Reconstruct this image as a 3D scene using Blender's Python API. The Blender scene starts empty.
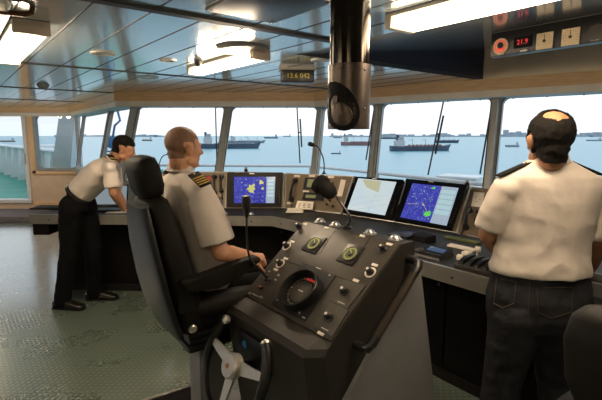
import bpy, bmesh, math, random
from mathutils import Vector, Matrix, Euler, noise
random.seed(4)
C = bpy.context.scene.collection
PI = math.pi
R = math.radians
V = Vector

# ------------------------------------------------------------------ camera geometry (602x400 photograph)
FPX, EYE, PITCH = 445.0, 1.65, R(8.31)
cam = bpy.data.cameras.new('camera')
camo = bpy.data.objects.new('camera', cam); C.objects.link(camo)
cam.sensor_width = 36.0; cam.lens = FPX / 602 * 36.0; cam.clip_start = .05; cam.clip_end = 30000
camo.location = (0, 0, EYE); camo.rotation_euler = (PI / 2 - PITCH, 0, 0)
bpy.context.scene.camera = camo
ORG = V((0, 0, EYE))

def ray(px, py):
    x = (px - 301) / FPX; u = -(py - 200) / FPX
    return V((x, math.cos(PITCH) + u * math.sin(PITCH), -math.sin(PITCH) + u * math.cos(PITCH)))
def Z(px, py, z):
    r = ray(px, py); return ORG + r * ((z - EYE) / r.z)
def Y(px, py, y):
    r = ray(px, py); return ORG + r * (y / r.y)
def PL(px, py, p0, n):
    r = ray(px, py); return ORG + r * ((p0 - ORG).dot(n) / r.dot(n))

# ship axes on plan: D1 = the way the helm faces, D2 = to its left
A1 = R(51.7)
D1 = V((math.sin(A1), math.cos(A1), 0)); D2 = V((-D1.y, D1.x, 0)); UP = V((0, 0, 1))
def E(e1, e2, z=0.0): return D1 * e1 + D2 * e2 + UP * z

# ------------------------------------------------------------------ materials
MATS = {}
def mat(name, col, rough=.5, metal=0.0, noise_amt=0.0, noise_scale=8.0, bump=0.0, bump_scale=60.0, emit=None, estr=0.0, spec=.5, coat=0.0, col2=None, coord='Object'):
    m = bpy.data.materials.new(name); m.use_nodes = True; MATS[name] = m
    nt = m.node_tree; N = nt.nodes; L = nt.links
    b = N['Principled BSDF']
    b.inputs['Base Color'].default_value = (*col, 1); b.inputs['Roughness'].default_value = rough
    b.inputs['Metallic'].default_value = metal; b.inputs['Specular IOR Level'].default_value = spec
    b.inputs['Coat Weight'].default_value = coat
    tc = N.new('ShaderNodeTexCoord')
    if noise_amt or col2:
        n = N.new('ShaderNodeTexNoise'); n.inputs['Scale'].default_value = noise_scale; n.inputs['Detail'].default_value = 4
        L.new(tc.outputs[coord], n.inputs['Vector'])
        r = N.new('ShaderNodeValToRGB')
        c2 = col2 if col2 else tuple(max(0, c * (1 - noise_amt)) for c in col)
        c1 = col if col2 else tuple(min(1, c * (1 + noise_amt)) for c in col)
        r.color_ramp.elements[0].position = .35; r.color_ramp.elements[1].position = .65
        r.color_ramp.elements[0].color = (*c2, 1); r.color_ramp.elements[1].color = (*c1, 1)
        L.new(n.outputs['Fac'], r.inputs['Fac']); L.new(r.outputs['Color'], b.inputs['Base Color'])
    if bump:
        n2 = N.new('ShaderNodeTexNoise'); n2.inputs['Scale'].default_value = bump_scale; n2.inputs['Detail'].default_value = 3
        L.new(tc.outputs[coord], n2.inputs['Vector'])
        bp = N.new('ShaderNodeBump'); bp.inputs['Strength'].default_value = bump; bp.inputs['Distance'].default_value = .01
        L.new(n2.outputs['Fac'], bp.inputs['Height']); L.new(bp.outputs['Normal'], b.inputs['Normal'])
    if emit:
        b.inputs['Emission Color'].default_value = (*emit, 1); b.inputs['Emission Strength'].default_value = estr
    return m

mat('panel_metal', (.038, .032, .025), .42, .0, .12, 14, .08, 300)
mat('panel_front', (.016, .013, .010), .6, 0, .15, 10, .08, 300)
mat('plate_dark', (.045, .04, .032), .4, .1, .1, 20)
mat('black_shell', (.008, .008, .009), .42, 0, .2, 12, .04, 200, spec=.35)
mat('black_plastic', (.010, .010, .011), .35, 0, .2, 30)
mat('black_matte', (.008, .007, .007), .7, 0, .2, 20, spec=.2)
mat('bezel', (.004, .004, .005), .4, 0, .1, 20, spec=.15)
mat('leather', (.010, .009, .008), .6, 0, .25, 6, .05, 120, spec=.14)
mat('grey_board', (.20, .20, .21), .55, 0, .08, 5, .04, 120)
mat('desk_edge', (.30, .285, .26), .38, .55, .08, 12)
mat('desk_top', (.018, .018, .019), .55, 0, .2, 9, .03, 200)
mat('base_dark', (.006, .005, .005), .7, 0, .2, 6, spec=.1)
mat('khaki_panel', (.17, .13, .085), .45, .15, .08, 14, .04, 250)
mat('silver', (.62, .6, .56), .28, .9, .05, 30)
mat('brushed', (.09, .072, .06), .36, .75, .1, 40, .05, 200)
mat('dull_silver', (.5, .48, .44), .4, .6, .05, 30)
mat('label_white', (.82, .74, .64), .5, 0, .04, 60)
mat('paper', (.85, .80, .70), .7, 0, .04, 20)
mat('grey_paint', (.27, .30, .31), .45, .1, .08, 8)
mat('post_grey', (.42, .43, .41), .4, .1, .08, 8)
mat('gasket', (.03, .032, .035), .5, 0, .1, 20)
mat('header_grey', (.78, .74, .66), .5, 0, .06, 6)
mat('beige_wall', (.62, .47, .33), .55, 0, .05, 4, .03, 80)
mat('bulkhead_beige', (.72, .64, .50), .55, 0, .06, 3, .03, 80)
mat('wall_cream', (.50, .42, .33), .6, 0, .05, 4, .03, 80)
mat('carpet', (.14, .12, .13), .95, 0, .35, 60, .5, 250)
mat('soffit_blue', (.012, .02, .05), .45, 0, .15, 5)
mat('white_paint', (.66, .67, .67), .5, 0, .05, 3)
mat('rail_white', (.66, .67, .67), .45, 0, .03, 8)
mat('green_deck', (.0, .24, .16), .5, 0, .15, 1.2)
mat('blue_paint', (.02, .16, .42), .4, 0, .1, 5)
mat('skin_fair', (.56, .29, .17), .5, 0, .08, 25, .05, 200)
mat('skin_tan', (.40, .19, .10), .5, 0, .08, 25, .05, 200)
mat('hair_black', (.006, .005, .004), .7, spec=.15, noise_amt=.3, noise_scale=120, bump=.6, bump_scale=300) if 1 else mat('hb', (.012, .009, .008), .55, 0, .3, 120, .6, 300)
mat('hair_stubble', (.19, .10, .06), .6, 0, .3, 300, .3, 500)
mat('shirt', (.59, .525, .47), .85, 0, .03, 6, .35, 14)
mat('trousers', (.005, .005, .006), .9, 0, .25, 8, .3, 20, spec=.1)
mat('denim', (.016, .0165, .020), .9, 0, .0, 9, .45, 26, col2=(.036, .037, .043), spec=.1)
mat('belt', (.012, .010, .009), .4, 0, .2, 30)
mat('leather_patch', (.09, .035, .02), .6, 0, .2, 60)
mat('gold', (.75, .5, .12), .35, .6, .1, 80)
mat('shoe', (.012, .010, .009), .25, 0, .2, 20, coat=.3)
mat('eye_white', (.7, .68, .65), .2); mat('eye_dark', (.02, .015, .01), .15)
mat('gauge_green', (.02, .03, .01), .4, emit=(.85, .85, .14), estr=.55)
mat('gauge_dim', (.03, .032, .012), .4, emit=(.6, .6, .10), estr=.05)
mat('red_led', (.1, .0, .0), .4, emit=(1, .06, .05), estr=.9)
mat('red_dim', (.1, .0, .0), .4, emit=(1, .04, .03), estr=.35)
mat('amber_led', (.1, .08, 0), .4, emit=(1, .75, .08), estr=.28)
mat('gauge_beige', (.72, .58, .38), .5, 0, .04, 20)
mat('orange_mark', (.65, .16, .04), .5)
mat('copper', (.12, .05, .025), .35, .7, .2, 20)
mat('lamp_body', (.55, .47, .38), .45, .3, .05, 20)
mat('diffuser', (.9, .85, .75), .5, emit=(1.0, .80, .55), estr=15.0)
mat('wiper_black', (.02, .025, .03), .5)
mat('hull_dark', (.06, .08, .12), .7, 0, .2, .05); mat('hull_red', (.24, .12, .12), .7, 0, .2, .05)  # ship paints kept dull, sea haze mixed into their colour
mat('hull_blue', (.08, .14, .20), .7, 0, .2, .05); mat('ship_white', (.40, .41, .42), .7, 0, .1, .05)
mat('deck_red', (.20, .11, .10), .7, 0, .15, .1); mat('ship_grey', (.20, .24, .28), .7, 0, .1, .05)
mat('city_hazed', (.33, .38, .42), .9, 0, .05, .002)  # pale grey-blue stands in for haze over the far shore

def screen_mat(name, kind):
    m = bpy.data.materials.new(name); m.use_nodes = True; MATS[name] = m
    nt = m.node_tree; N = nt.nodes; L = nt.links; b = N['Principled BSDF']
    b.inputs['Base Color'].default_value = (.01, .01, .012, 1); b.inputs['Roughness'].default_value = .12
    tc = N.new('ShaderNodeTexCoord')
    def ramp(src, stops, interp='LINEAR'):
        r = N.new('ShaderNodeValToRGB'); r.color_ramp.interpolation = interp
        e = r.color_ramp.elements
        while len(e) < len(stops): e.new(.5)
        for q, (p, c) in zip(e, stops): q.position = p; q.color = (*c, 1)
        L.new(src, r.inputs['Fac']); return r.outputs['Color']
    if kind == 'radar':
        vo = N.new('ShaderNodeTexVoronoi'); vo.inputs['Scale'].default_value = 70; L.new(tc.outputs['Object'], vo.inputs['Vector'])
        n = N.new('ShaderNodeTexNoise'); n.inputs['Scale'].default_value = 14; L.new(tc.outputs['Object'], n.inputs['Vector'])
        base = ramp(n.outputs['Fac'], [(0, (.03, .03, .30)), (.5, (.055, .06, .50)), (1, (.10, .12, .62))])
        mk = N.new('ShaderNodeMath'); mk.operation = 'LESS_THAN'; mk.inputs[1].default_value = .17; L.new(vo.outputs['Distance'], mk.inputs[0])
        hue = ramp(vo.outputs['Color'], [(0, (.45, .85, .75)), (.45, (.75, .85, .35)), (.8, (.03, .05, .45))], 'CONSTANT')
        mx = N.new('ShaderNodeMixRGB'); L.new(mk.outputs[0], mx.inputs['Fac']); L.new(base, mx.inputs['Color1']); L.new(hue, mx.inputs['Color2'])
        col = mx.outputs['Color']; s = .85
    elif kind == 'side':
        br = N.new('ShaderNodeTexBrick'); br.inputs['Scale'].default_value = 34
        br.inputs['Color1'].default_value = (.50, .62, .74, 1); br.inputs['Color2'].default_value = (.62, .72, .80, 1); br.inputs['Mortar'].default_value = (.25, .34, .5, 1)
        L.new(tc.outputs['Object'], br.inputs['Vector']); col = br.outputs['Color']; s = .8
    else:
        n = N.new('ShaderNodeTexNoise'); n.inputs['Scale'].default_value = 5; n.inputs['Detail'].default_value = 1; L.new(tc.outputs['Object'], n.inputs['Vector'])
        col = ramp(n.outputs['Fac'], [(0, (.62, .72, .70)), (.48, (.66, .76, .78)), (.62, (.62, .74, .80)), (1, (.75, .8, .8))]); s = .95
    L.new(col, b.inputs['Emission Color']); b.inputs['Emission Strength'].default_value = s
    return m
screen_mat('screen_radar', 'radar'); screen_mat('screen_side', 'side'); screen_mat('screen_chart', 'chart')
mat('chart_sand', (.01, .01, .01), .3, emit=(.62, .60, .38), estr=.85)
mat('screen_green', (.01, .01, .01), .3, emit=(.16, .85, .12), estr=.8)
mat('screen_yellow', (.01, .01, .01), .3, emit=(.72, .75, .20), estr=.75)
mat('screen_cyan', (.01, .01, .01), .3, emit=(.55, .80, .85), estr=.8)
mat('lcd_olive', (.05, .05, .02), .3, emit=(.22, .22, .09), estr=.8)

def glass_mat():
    m = bpy.data.materials.new('window_glass'); m.use_nodes = True; MATS['glass'] = m
    nt = m.node_tree; N = nt.nodes; L = nt.links; N.remove(N['Principled BSDF'])
    t = N.new('ShaderNodeBsdfTransparent'); t.inputs['Color'].default_value = (.80, .84, .86, 1)
    g = N.new('ShaderNodeBsdfGlossy'); g.inputs['Roughness'].default_value = .02
    lw = N.new('ShaderNodeLayerWeight'); lw.inputs['Blend'].default_value = .5
    pw_ = N.new('ShaderNodeMath'); pw_.operation = 'POWER'; pw_.inputs[1].default_value = 5; L.new(lw.outputs['Facing'], pw_.inputs[0])
    f = N.new('ShaderNodeMath'); f.operation = 'MULTIPLY_ADD'; f.inputs[1].default_value = .45; f.inputs[2].default_value = .03; L.new(pw_.outputs[0], f.inputs[0])
    mx = N.new('ShaderNodeMixShader'); L.new(f.outputs[0], mx.inputs['Fac']); L.new(t.outputs[0], mx.inputs[1]); L.new(g.outputs[0], mx.inputs[2])
    L.new(mx.outputs[0], N['Material Output'].inputs['Surface'])
glass_mat()

def ceiling_mat():
    m = bpy.data.materials.new('ceiling_panels'); m.use_nodes = True; MATS['ceiling'] = m
    nt = m.node_tree; N = nt.nodes; L = nt.links; b = N['Principled BSDF']
    tc = N.new('ShaderNodeTexCoord')
    n = N.new('ShaderNodeTexNoise'); n.inputs['Scale'].default_value = 1.3; n.inputs['Detail'].default_value = 2; L.new(tc.outputs['Object'], n.inputs['Vector'])
    r = N.new('ShaderNodeValToRGB'); r.color_ramp.elements[0].color = (.34, .43, .50, 1); r.color_ramp.elements[1].color = (.41, .51, .58, 1)
    L.new(n.outputs['Fac'], r.inputs['Fac']); L.new(r.outputs['Color'], b.inputs['Base Color'])
    b.inputs['Metallic'].default_value = .25; b.inputs['Roughness'].default_value = .2; b.inputs['Specular IOR Level'].default_value = .8; b.inputs['Coat Weight'].default_value = 1; b.inputs['Coat IOR'].default_value = 1.7; b.inputs['Coat Roughness'].default_value = .10
    bp = N.new('ShaderNodeBump'); bp.inputs['Strength'].default_value = .12; bp.inputs['Distance'].default_value = .05
    L.new(n.outputs['Fac'], bp.inputs['Height']); L.new(bp.outputs['Normal'], b.inputs['Normal'])
ceiling_mat()

def floor_mat():
    m = bpy.data.materials.new('chequer_plate_floor'); m.use_nodes = True; MATS['floor'] = m
    nt = m.node_tree; N = nt.nodes; L = nt.links; b = N['Principled BSDF']
    tc = N.new('ShaderNodeTexCoord'); mp = N.new('ShaderNodeMapping'); mp.vector_type = 'POINT'
    mp.inputs['Rotation'].default_value = (0, 0, A1 - PI / 2)    # x runs along D1, y along D2
    L.new(tc.outputs['Object'], mp.inputs['Vector'])
    sx = N.new('ShaderNodeSeparateXYZ'); L.new(mp.outputs[0], sx.inputs[0])
    def mth(op, a, bv=None):
        q = N.new('ShaderNodeMath'); q.operation = op
        if isinstance(a, (int, float)): q.inputs[0].default_value = a
        else: L.new(a, q.inputs[0])
        if bv is not None:
            if isinstance(bv, (int, float)): q.inputs[1].default_value = bv
            else: L.new(bv, q.inputs[1])
        return q.outputs[0]
    k = 2 * PI / .062
    sa = mth('SINE', mth('MULTIPLY', sx.outputs[0], k)); sb = mth('SINE', mth('MULTIPLY', sx.outputs[1], k * 1.3))
    pr = mth('MULTIPLY', mth('MAXIMUM', sa, 0.0), mth('MAXIMUM', sb, 0.0))
    s2 = mth('SINE', mth('ADD', mth('MULTIPLY', sx.outputs[0], k), PI)); s3 = mth('SINE', mth('ADD', mth('MULTIPLY', sx.outputs[1], k * 1.3), PI))
    pr2 = mth('MULTIPLY', mth('MAXIMUM', s2, 0.0), mth('MAXIMUM', s3, 0.0))
    hgt = mth('ADD', pr, pr2)
    n = N.new('ShaderNodeTexNoise'); n.inputs['Scale'].default_value = 2.2; n.inputs['Detail'].default_value = 5; L.new(tc.outputs['Object'], n.inputs['Vector'])
    r = N.new('ShaderNodeValToRGB'); r.color_ramp.elements[0].color = (.10, .135, .105, 1); r.color_ramp.elements[1].color = (.125, .165, .13, 1)
    L.new(n.outputs['Fac'], r.inputs['Fac']); mxx = N.new('ShaderNodeMixRGB'); mxx.inputs['Color2'].default_value = (.34, .38, .35, 1); L.new(mth('MULTIPLY', hgt, .4), mxx.inputs['Fac'])
    L.new(r.outputs['Color'], mxx.inputs['Color1']); L.new(mxx.outputs['Color'], b.inputs['Base Color'])
    rr = N.new('ShaderNodeMapRange'); rr.inputs['To Min'].default_value = .22; rr.inputs['To Max'].default_value = .34; b.inputs['Specular IOR Level'].default_value = 1.0; b.inputs['Coat Weight'].default_value = 1; b.inputs['Coat IOR'].default_value = 2.1; b.inputs['Coat Roughness'].default_value = .17
    L.new(n.outputs['Fac'], rr.inputs['Value']); L.new(rr.outputs[0], b.inputs['Roughness'])
    bp = N.new('ShaderNodeBump'); bp.inputs['Strength'].default_value = .45; bp.inputs['Distance'].default_value = .006
    L.new(hgt, bp.inputs['Height']); L.new(bp.outputs['Normal'], b.inputs['Normal'])
floor_mat()

def wood_mat():
    m = bpy.data.materials.new('wood_trim'); m.use_nodes = True; MATS['wood'] = m
    nt = m.node_tree; N = nt.nodes; L = nt.links; b = N['Principled BSDF']
    tc = N.new('ShaderNodeTexCoord'); mp = N.new('ShaderNodeMapping'); mp.inputs['Scale'].default_value = (1, 1, 14); L.new(tc.outputs['Object'], mp.inputs['Vector'])
    n = N.new('ShaderNodeTexNoise'); n.inputs['Scale'].default_value = 6; n.inputs['Detail'].default_value = 6; L.new(mp.outputs[0], n.inputs['Vector'])
    r = N.new('ShaderNodeValToRGB'); r.color_ramp.elements[0].color = (.62, .40, .20, 1); r.color_ramp.elements[1].color = (.76, .52, .28, 1)
    r.color_ramp.elements[0].position = .3; r.color_ramp.elements[1].position = .7
    L.new(n.outputs['Fac'], r.inputs['Fac']); L.new(r.outputs['Color'], b.inputs['Base Color']); b.inputs['Roughness'].default_value = .4
wood_mat()

def sea_mat():
    m = bpy.data.materials.new('sea_water'); m.use_nodes = True; MATS['sea'] = m
    nt = m.node_tree; N = nt.nodes; L = nt.links; b = N['Principled BSDF']
    tc = N.new('ShaderNodeTexCoord'); mp = N.new('ShaderNodeMapping'); mp.inputs['Scale'].default_value = (.02, .06, 1); L.new(tc.outputs['Object'], mp.inputs['Vector'])
    n = N.new('ShaderNodeTexNoise'); n.inputs['Scale'].default_value = 1; n.inputs['Detail'].default_value = 8; L.new(mp.outputs[0], n.inputs['Vector'])
    r = N.new('ShaderNodeValToRGB'); r.color_ramp.elements[0].color = (.12, .33, .41, 1); r.color_ramp.elements[1].color = (.16, .40, .47, 1)
    L.new(n.outputs['Fac'], r.inputs['Fac']); L.new(r.outputs['Color'], b.inputs['Base Color']); b.inputs['Roughness'].default_value = .35
    b.inputs['Specular IOR Level'].default_value = .5
    bp = N.new('ShaderNodeBump'); bp.inputs['Strength'].default_value = .5; bp.inputs['Distance'].default_value = 1.5
    L.new(n.outputs['Fac'], bp.inputs['Height']); L.new(bp.outputs['Normal'], b.inputs['Normal'])
sea_mat()

# ------------------------------------------------------------------ mesh builder
class MB:
    def __init__(s, M=None): s.bm = bmesh.new(); s.M = M or Matrix()
    def _put(s, verts, faces):
        vs = [s.bm.verts.new(s.M @ V(v)) for v in verts]
        for f in faces:
            try: s.bm.faces.new([vs[i] for i in f])
            except ValueError: pass
        return s
    def box(s, c, d, bev=0.0, M=None, seg=2):
        b = bmesh.new(); bmesh.ops.create_cube(b, size=1)
        for v in b.verts: v.co = V((v.co.x * d[0], v.co.y * d[1], v.co.z * d[2]))
        if bev: bmesh.ops.bevel(b, geom=b.edges[:], offset=min(bev, min(d) * .49), segments=seg, profile=.6, affect='EDGES')
        T = Matrix.Translation(V(c)) @ (M or Matrix())
        b.verts.index_update(); s._put([T @ v.co for v in b.verts], [[v.index for v in f.verts] for f in b.faces]); b.free(); return s
    def hull8(s, bot, top):          # two matching polygons, closed
        n = len(bot)
        return s._put(list(bot) + list(top), [list(range(n))[::-1], list(range(n, 2 * n))] + [[i, (i + 1) % n, n + (i + 1) % n, n + i] for i in range(n)])
    def prism(s, pts, depth, M=None):    # pts in local xy, extruded along z
        M = M or Matrix()
        return s.hull8([M @ V((p[0], p[1], 0)) for p in pts], [M @ V((p[0], p[1], depth)) for p in pts])
    def ring_loft(s, rings, cap=True):
        n = len(rings[0]); vs = [p for r in rings for p in r]; f = []
        for k in range(len(rings) - 1):
            for i in range(n): f.append([k * n + i, k * n + (i + 1) % n, (k + 1) * n + (i + 1) % n, (k + 1) * n + i])
        if cap: f.append(list(range(n))[::-1]); f.append([(len(rings) - 1) * n + i for i in range(n)])
        return s._put(vs, f)
    def lathe(s, prof, M=None, seg=24, cap=True):   # prof: (radius, z)
        M = M or Matrix()
        return s.ring_loft([[M @ V((r * math.cos(2 * PI * i / seg), r * math.sin(2 * PI * i / seg), z)) for i in range(seg)] for r, z in prof], cap)
    def tube(s, pts, rad, seg=10, cap=True):
        pts = [V(p) for p in pts]; n = len(pts); rs = rad if isinstance(rad, (list, tuple)) else [rad] * n
        rings = []; ref = None
        for k, p in enumerate(pts):
            t = (pts[min(k + 1, n - 1)] - pts[max(k - 1, 0)]).normalized()
            if ref is None: ref = t.orthogonal().normalized()
            ref = (ref - t * ref.dot(t)).normalized(); q = t.cross(ref)
            rings.append([p + (ref * math.cos(2 * PI * i / seg) + q * math.sin(2 * PI * i / seg)) * rs[k] for i in range(seg)])
        return s.ring_loft(rings, cap)
    def ball(s, c, r, M=None, u=16, v=10):
        T = Matrix.Translation(V(c)) @ (M or Matrix()); r = r if isinstance(r, (list, tuple)) else (r, r, r)
        rings = []
        for k in range(1, v):
            ph = PI * k / v
            rings.append([T @ V((r[0] * math.sin(ph) * math.cos(2 * PI * i / u), r[1] * math.sin(ph) * math.sin(2 * PI * i / u), -r[2] * math.cos(ph))) for i in range(u)])
        n = u; vs = [p for q in rings for p in q] + [T @ V((0, 0, -r[2])), T @ V((0, 0, r[2]))]
        f = []
        for k in range(len(rings) - 1):
            for i in range(n): f.append([k * n + i, k * n + (i + 1) % n, (k + 1) * n + (i + 1) % n, (k + 1) * n + i])
        b = len(rings) * n
        for i in range(n):
            f.append([b, (i + 1) % n, i]); o = (len(rings) - 1) * n; f.append([b + 1, o + i, o + (i + 1) % n])
        return s._put(vs, f)
    def chain(s, pts, rad, seg=12):      # rounded tapered limb
        for p, r in zip(pts, rad): s.ball(p, r, u=seg, v=8)
        for a, b, ra, rb in zip(pts, pts[1:], rad, rad[1:]):
            if (V(b) - V(a)).length > 1e-5: s.tube([a, b], [ra, rb], seg)
        return s
    def build(s, name, material=None, parent=None, smooth=True, angle=35, origin=None):
        bmesh.ops.recalc_face_normals(s.bm, faces=s.bm.faces[:])
        me = bpy.data.meshes.new(name); s.bm.to_mesh(me); s.bm.free()
        if origin is not None:
            me.transform(Matrix.Translation(-V(origin)))
        if smooth:
            for p in me.polygons: p.use_smooth = True
            try: me.set_sharp_from_angle(angle=R(angle))
            except Exception: pass
        o = bpy.data.objects.new(name, me); C.objects.link(o)
        if material: me.materials.append(MATS[material] if isinstance(material, str) else material)
        if parent: o.parent = parent
        if origin is not None: o.location = origin
        return o

def tag(o, label=None, cat=None, group=None, kind=None):
    if label: o['label'] = label
    if cat: o['category'] = cat
    if group: o['group'] = group
    if kind: o['kind'] = kind
    return o
def thing(name, label, cat, M=None, group=None):
    o = bpy.data.objects.new(name, None); C.objects.link(o); o.empty_display_size = .05
    if M is not None: o.matrix_world = M if isinstance(M, Matrix) else Matrix.Translation(V(M))
    return tag(o, label, cat, group)
def struct(o): o['kind'] = 'structure'; return o
def kids(o): return [x for x in bpy.data.objects if x.parent == o]
def dup(o, M=None, label=None, parent=None):
    c = o.copy(); C.objects.link(c); c.parent = parent
    if M is not None: c.matrix_world = M
    if label: c['label'] = label
    for ch in kids(o): dup(ch, None, None, c)
    return c
def frame(o, x, z):      # matrix from origin, x axis, z axis
    x = V(x).normalized(); z = V(z); y = z.cross(x).normalized(); z = x.cross(y).normalized()
    M = Matrix((x, y, z)).transposed().to_4x4(); M.translation = V(o); return M
def rrect(w, h, r, n=5, cx=0, cy=0):
    p = []
    for sx, sy, a0 in ((1, 1, 0), (-1, 1, 90), (-1, -1, 180), (1, -1, 270)):
        for i in range(n + 1):
            a = R(a0 + 90 * i / n); p.append((cx + sx * (w / 2 - r) + r * math.cos(a), cy + sy * (h / 2 - r) + r * math.sin(a)))
    return p

# ------------------------------------------------------------------ room shell
CEIL = 2.2
T1, T2 = Z(120, 93, CEIL), Z(316, 93, CEIL)
T3 = T2 + (Z(602, 71, CEIL) - T2) * 1.42
T0 = T1 + (Z(75, 107, CEIL) - T1) * 1.07
WY = T0.y
SILL = 1.0; LEAN = .30
def inward(a, b):
    d = (b - a).normalized(); n = V((d.y, -d.x, 0)); return n       # right-hand side of travel = towards the room
def offset_poly(pts, k):
    out = []
    for i, p in enumerate(pts):
        ns = []
        if i > 0: ns.append(inward(pts[i - 1], p))
        if i < len(pts) - 1: ns.append(inward(p, pts[i + 1]))
        if len(ns) == 1: out.append(p + ns[0] * k)
        else:
            b = (ns[0] + ns[1]).normalized(); out.append(p + b * (k / b.dot(ns[0])))
    return out
TP = [V(p) for p in (T0, T1, T2, T3)]
SP = [V((p.x, p.y, SILL)) for p in offset_poly(TP, LEAN - .22)]
# the port end: keep the sill's far end on the back wall plane
SP[0] = V((-4.68, WY, SILL))
BP = [V((p.x, p.y, 0)) for p in SP]
XL, XR, YB = -7.6, TP[3].x, -3.2

def lerp(a, b, t): return a + (b - a) * t
# floor
fp = [V((XL, YB, 0)), V((XR, YB, 0)), BP[3], BP[2], BP[1], V((BP[0].x, WY, 0)), V((XL, WY, 0))]
fl = MB().hull8([p - UP * .1 for p in fp], fp).build('floor', 'floor', smooth=False); struct(fl)
# lower walls under the windows
def wall_strip(name, a, b, z0, z1, th, m):
    n = inward(a, b); q = [V((a.x, a.y, 0)), V((b.x, b.y, 0))]
    bot = [q[0], q[1], q[1] - n * th, q[0] - n * th]
    return struct(MB().hull8([p + UP * z0 for p in bot], [p + UP * z1 for p in bot]).build(name, m, smooth=False))
for nm, i in (('wall_port_bow', 0), ('wall_front', 1), ('wall_starboard_bow', 2)):
    wall_strip(nm, SP[i], SP[i + 1], 0, SILL, .3, 'grey_paint')
wall_strip('wall_right', TP[3], V((XR, YB, 0)), 0, 2.9, .1, 'wall_cream')
wall_strip('wall_back', V((XR, YB, 0)), V((XL, YB, 0)), 0, 2.9, .1, 'wall_cream')
# port side wall with two big windows letting daylight in
sw = MB(Matrix())
for (y0, y1, z0, z1) in ((YB, WY, 0, .95), (YB, WY, 2.0, 2.5), (YB, 0.6, .95, 2.0), (3.0, 3.3, .95, 2.0), (5.7, 6.0, .95, 2.0), (WY - .3, WY, .95, 2.0)):
    sw.box((XL - .05, (y0 + y1) / 2, (z0 + z1) / 2), (.1, y1 - y0, z1 - z0))
struct(sw.build('wall_left', 'wall_cream', smooth=False))

# ceiling: z = 2.2, with a recess ramping up towards the starboard bow windows
C0 = Z(298, 54, CEIL); c0 = (C0.dot(D1), C0.dot(D2))
# where the riser meets the header plane
n4 = -inward(TP[2], TP[3]); t_hit = (TP[2] - C0).dot(n4) / D1.dot(n4)
C1 = C0 + D1 * t_hit
RZ = 2.5
rampL = 4.6
hw = C0 - D2 * rampL                      # hinge end (near starboard)
t_h2 = (TP[2] - hw).dot(n4) / D1.dot(n4)
hwe = hw + D1 * t_h2
cp = [V((XL, YB, CEIL)), V((XR, YB, CEIL)), V((XR, hw.y, CEIL)) if hw.x > XR else V((XR, YB, CEIL)) + V((0, .01, 0)), hw, C0, C1, TP[2], TP[1], TP[0], V((XL, WY, CEIL))]
# flat part (built as two pieces, welded into one mesh)
def clipx(p, q, x): t = (x - p.x) / (q.x - p.x); return p.lerp(q, t)
hx = clipx(C0, hw, XR) if hw.x > XR else hw
cp = [V((XL, YB, CEIL)), V((XR, YB, CEIL)), hx, C0, C1, TP[2], TP[1], TP[0], V((XL, WY, CEIL))]
mb = MB().hull8(cp, [p + UP * .03 for p in cp])
def rz(p): return CEIL + (RZ - CEIL) * max(0, (p.dot(D1) - c0[0]) / t_hit)
endw = TP[3]
rp = [C0, V((C1.x, C1.y, RZ)), V((endw.x, endw.y, rz(endw))), V((hx.x, hx.y, CEIL))]
mb.hull8(rp, [p + UP * .03 for p in rp])
struct(mb.build('ceiling', 'ceiling', smooth=False))
# riser
rs = MB().hull8([C0, C1, C1 + D2 * .02, C0 + D2 * .02], [C0 + UP * .002, V((C1.x, C1.y, RZ)), V((C1.x, C1.y, RZ)) + D2 * .02, C0 + D2 * .02 + UP * .002])
struct(rs.build('trim_1', 'soffit_blue', smooth=False))
# beige bulkhead above the starboard bow windows
struct(MB().hull8([C1, TP[3], TP[3] + n4 * .04, C1 + n4 * .04], [V((C1.x, C1.y, RZ)), V((endw.x, endw.y, rz(endw))), V((endw.x, endw.y, rz(endw))) + n4 * .04, V((C1.x, C1.y, RZ)) + n4 * .04]).build('trim_2', 'bulkhead_beige', smooth=False))
# ceiling joints: dark recessed strips following the deck beams and the narrow boards
nj = 0
def strip(name, a, b, w, h, m, z):
    d = (b - a).normalized(); s_ = V((-d.y, d.x, 0)) * (w / 2)
    q = [a - s_, b - s_, b + s_, a + s_]
    return struct(MB().hull8([V((p.x, p.y, z - h)) for p in q], [V((p.x, p.y, z + .004)) for p in q]).build(name, m, smooth=False))
def inside(p, poly):
    c = False; n = len(poly)
    for i in range(n):
        a, b = poly[i], poly[(i + 1) % n]
        if (a.y > p.y) != (b.y > p.y) and p.x < (b.x - a.x) * (p.y - a.y) / (b.y - a.y) + a.x: c = not c
    return c
def runs(f, lo, hi):
    out = []; cur = None; n = 400
    for i in range(n + 1):
        t = lo + (hi - lo) * i / n
        if inside(f(t), cp):
            if cur is None: cur = [t, t]
            cur[1] = t
        elif cur: out.append(cur); cur = None
    if cur: out.append(cur)
    return out
mbj = MB()
def addstrip(m_, a, b, w, h):
    d = (b - a).normalized(); s_ = V((-d.y, d.x, 0)) * (w / 2); q = [a - s_, b - s_, b + s_, a + s_]
    m_.hull8([V((p.x, p.y, CEIL - h)) for p in q], [V((p.x, p.y, CEIL + .004)) for p in q])
for k in range(-14, 26):
    e1 = .533 + .2448 * k
    for lo, hi in runs(lambda t: E(e1, t), -6, 13):
        if hi - lo > .1: addstrip(mbj, E(e1, lo), E(e1, hi), .006, .002)
struct(mbj.build('trim_3', 'gasket', smooth=False))
k_ = 4
for e2, w in ((2.02, .05), (4.10, .03), (6.25, .04), (-.1, .05), (8.3, .03)):
    for lo, hi in runs(lambda t: E(t, e2), -8, 13):
        if hi - lo > .1: strip('trim_%d' % k_, E(lo, e2), E(hi, e2), w, .012 if w > .04 else .006, 'gasket', CEIL); k_ += 1

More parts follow.
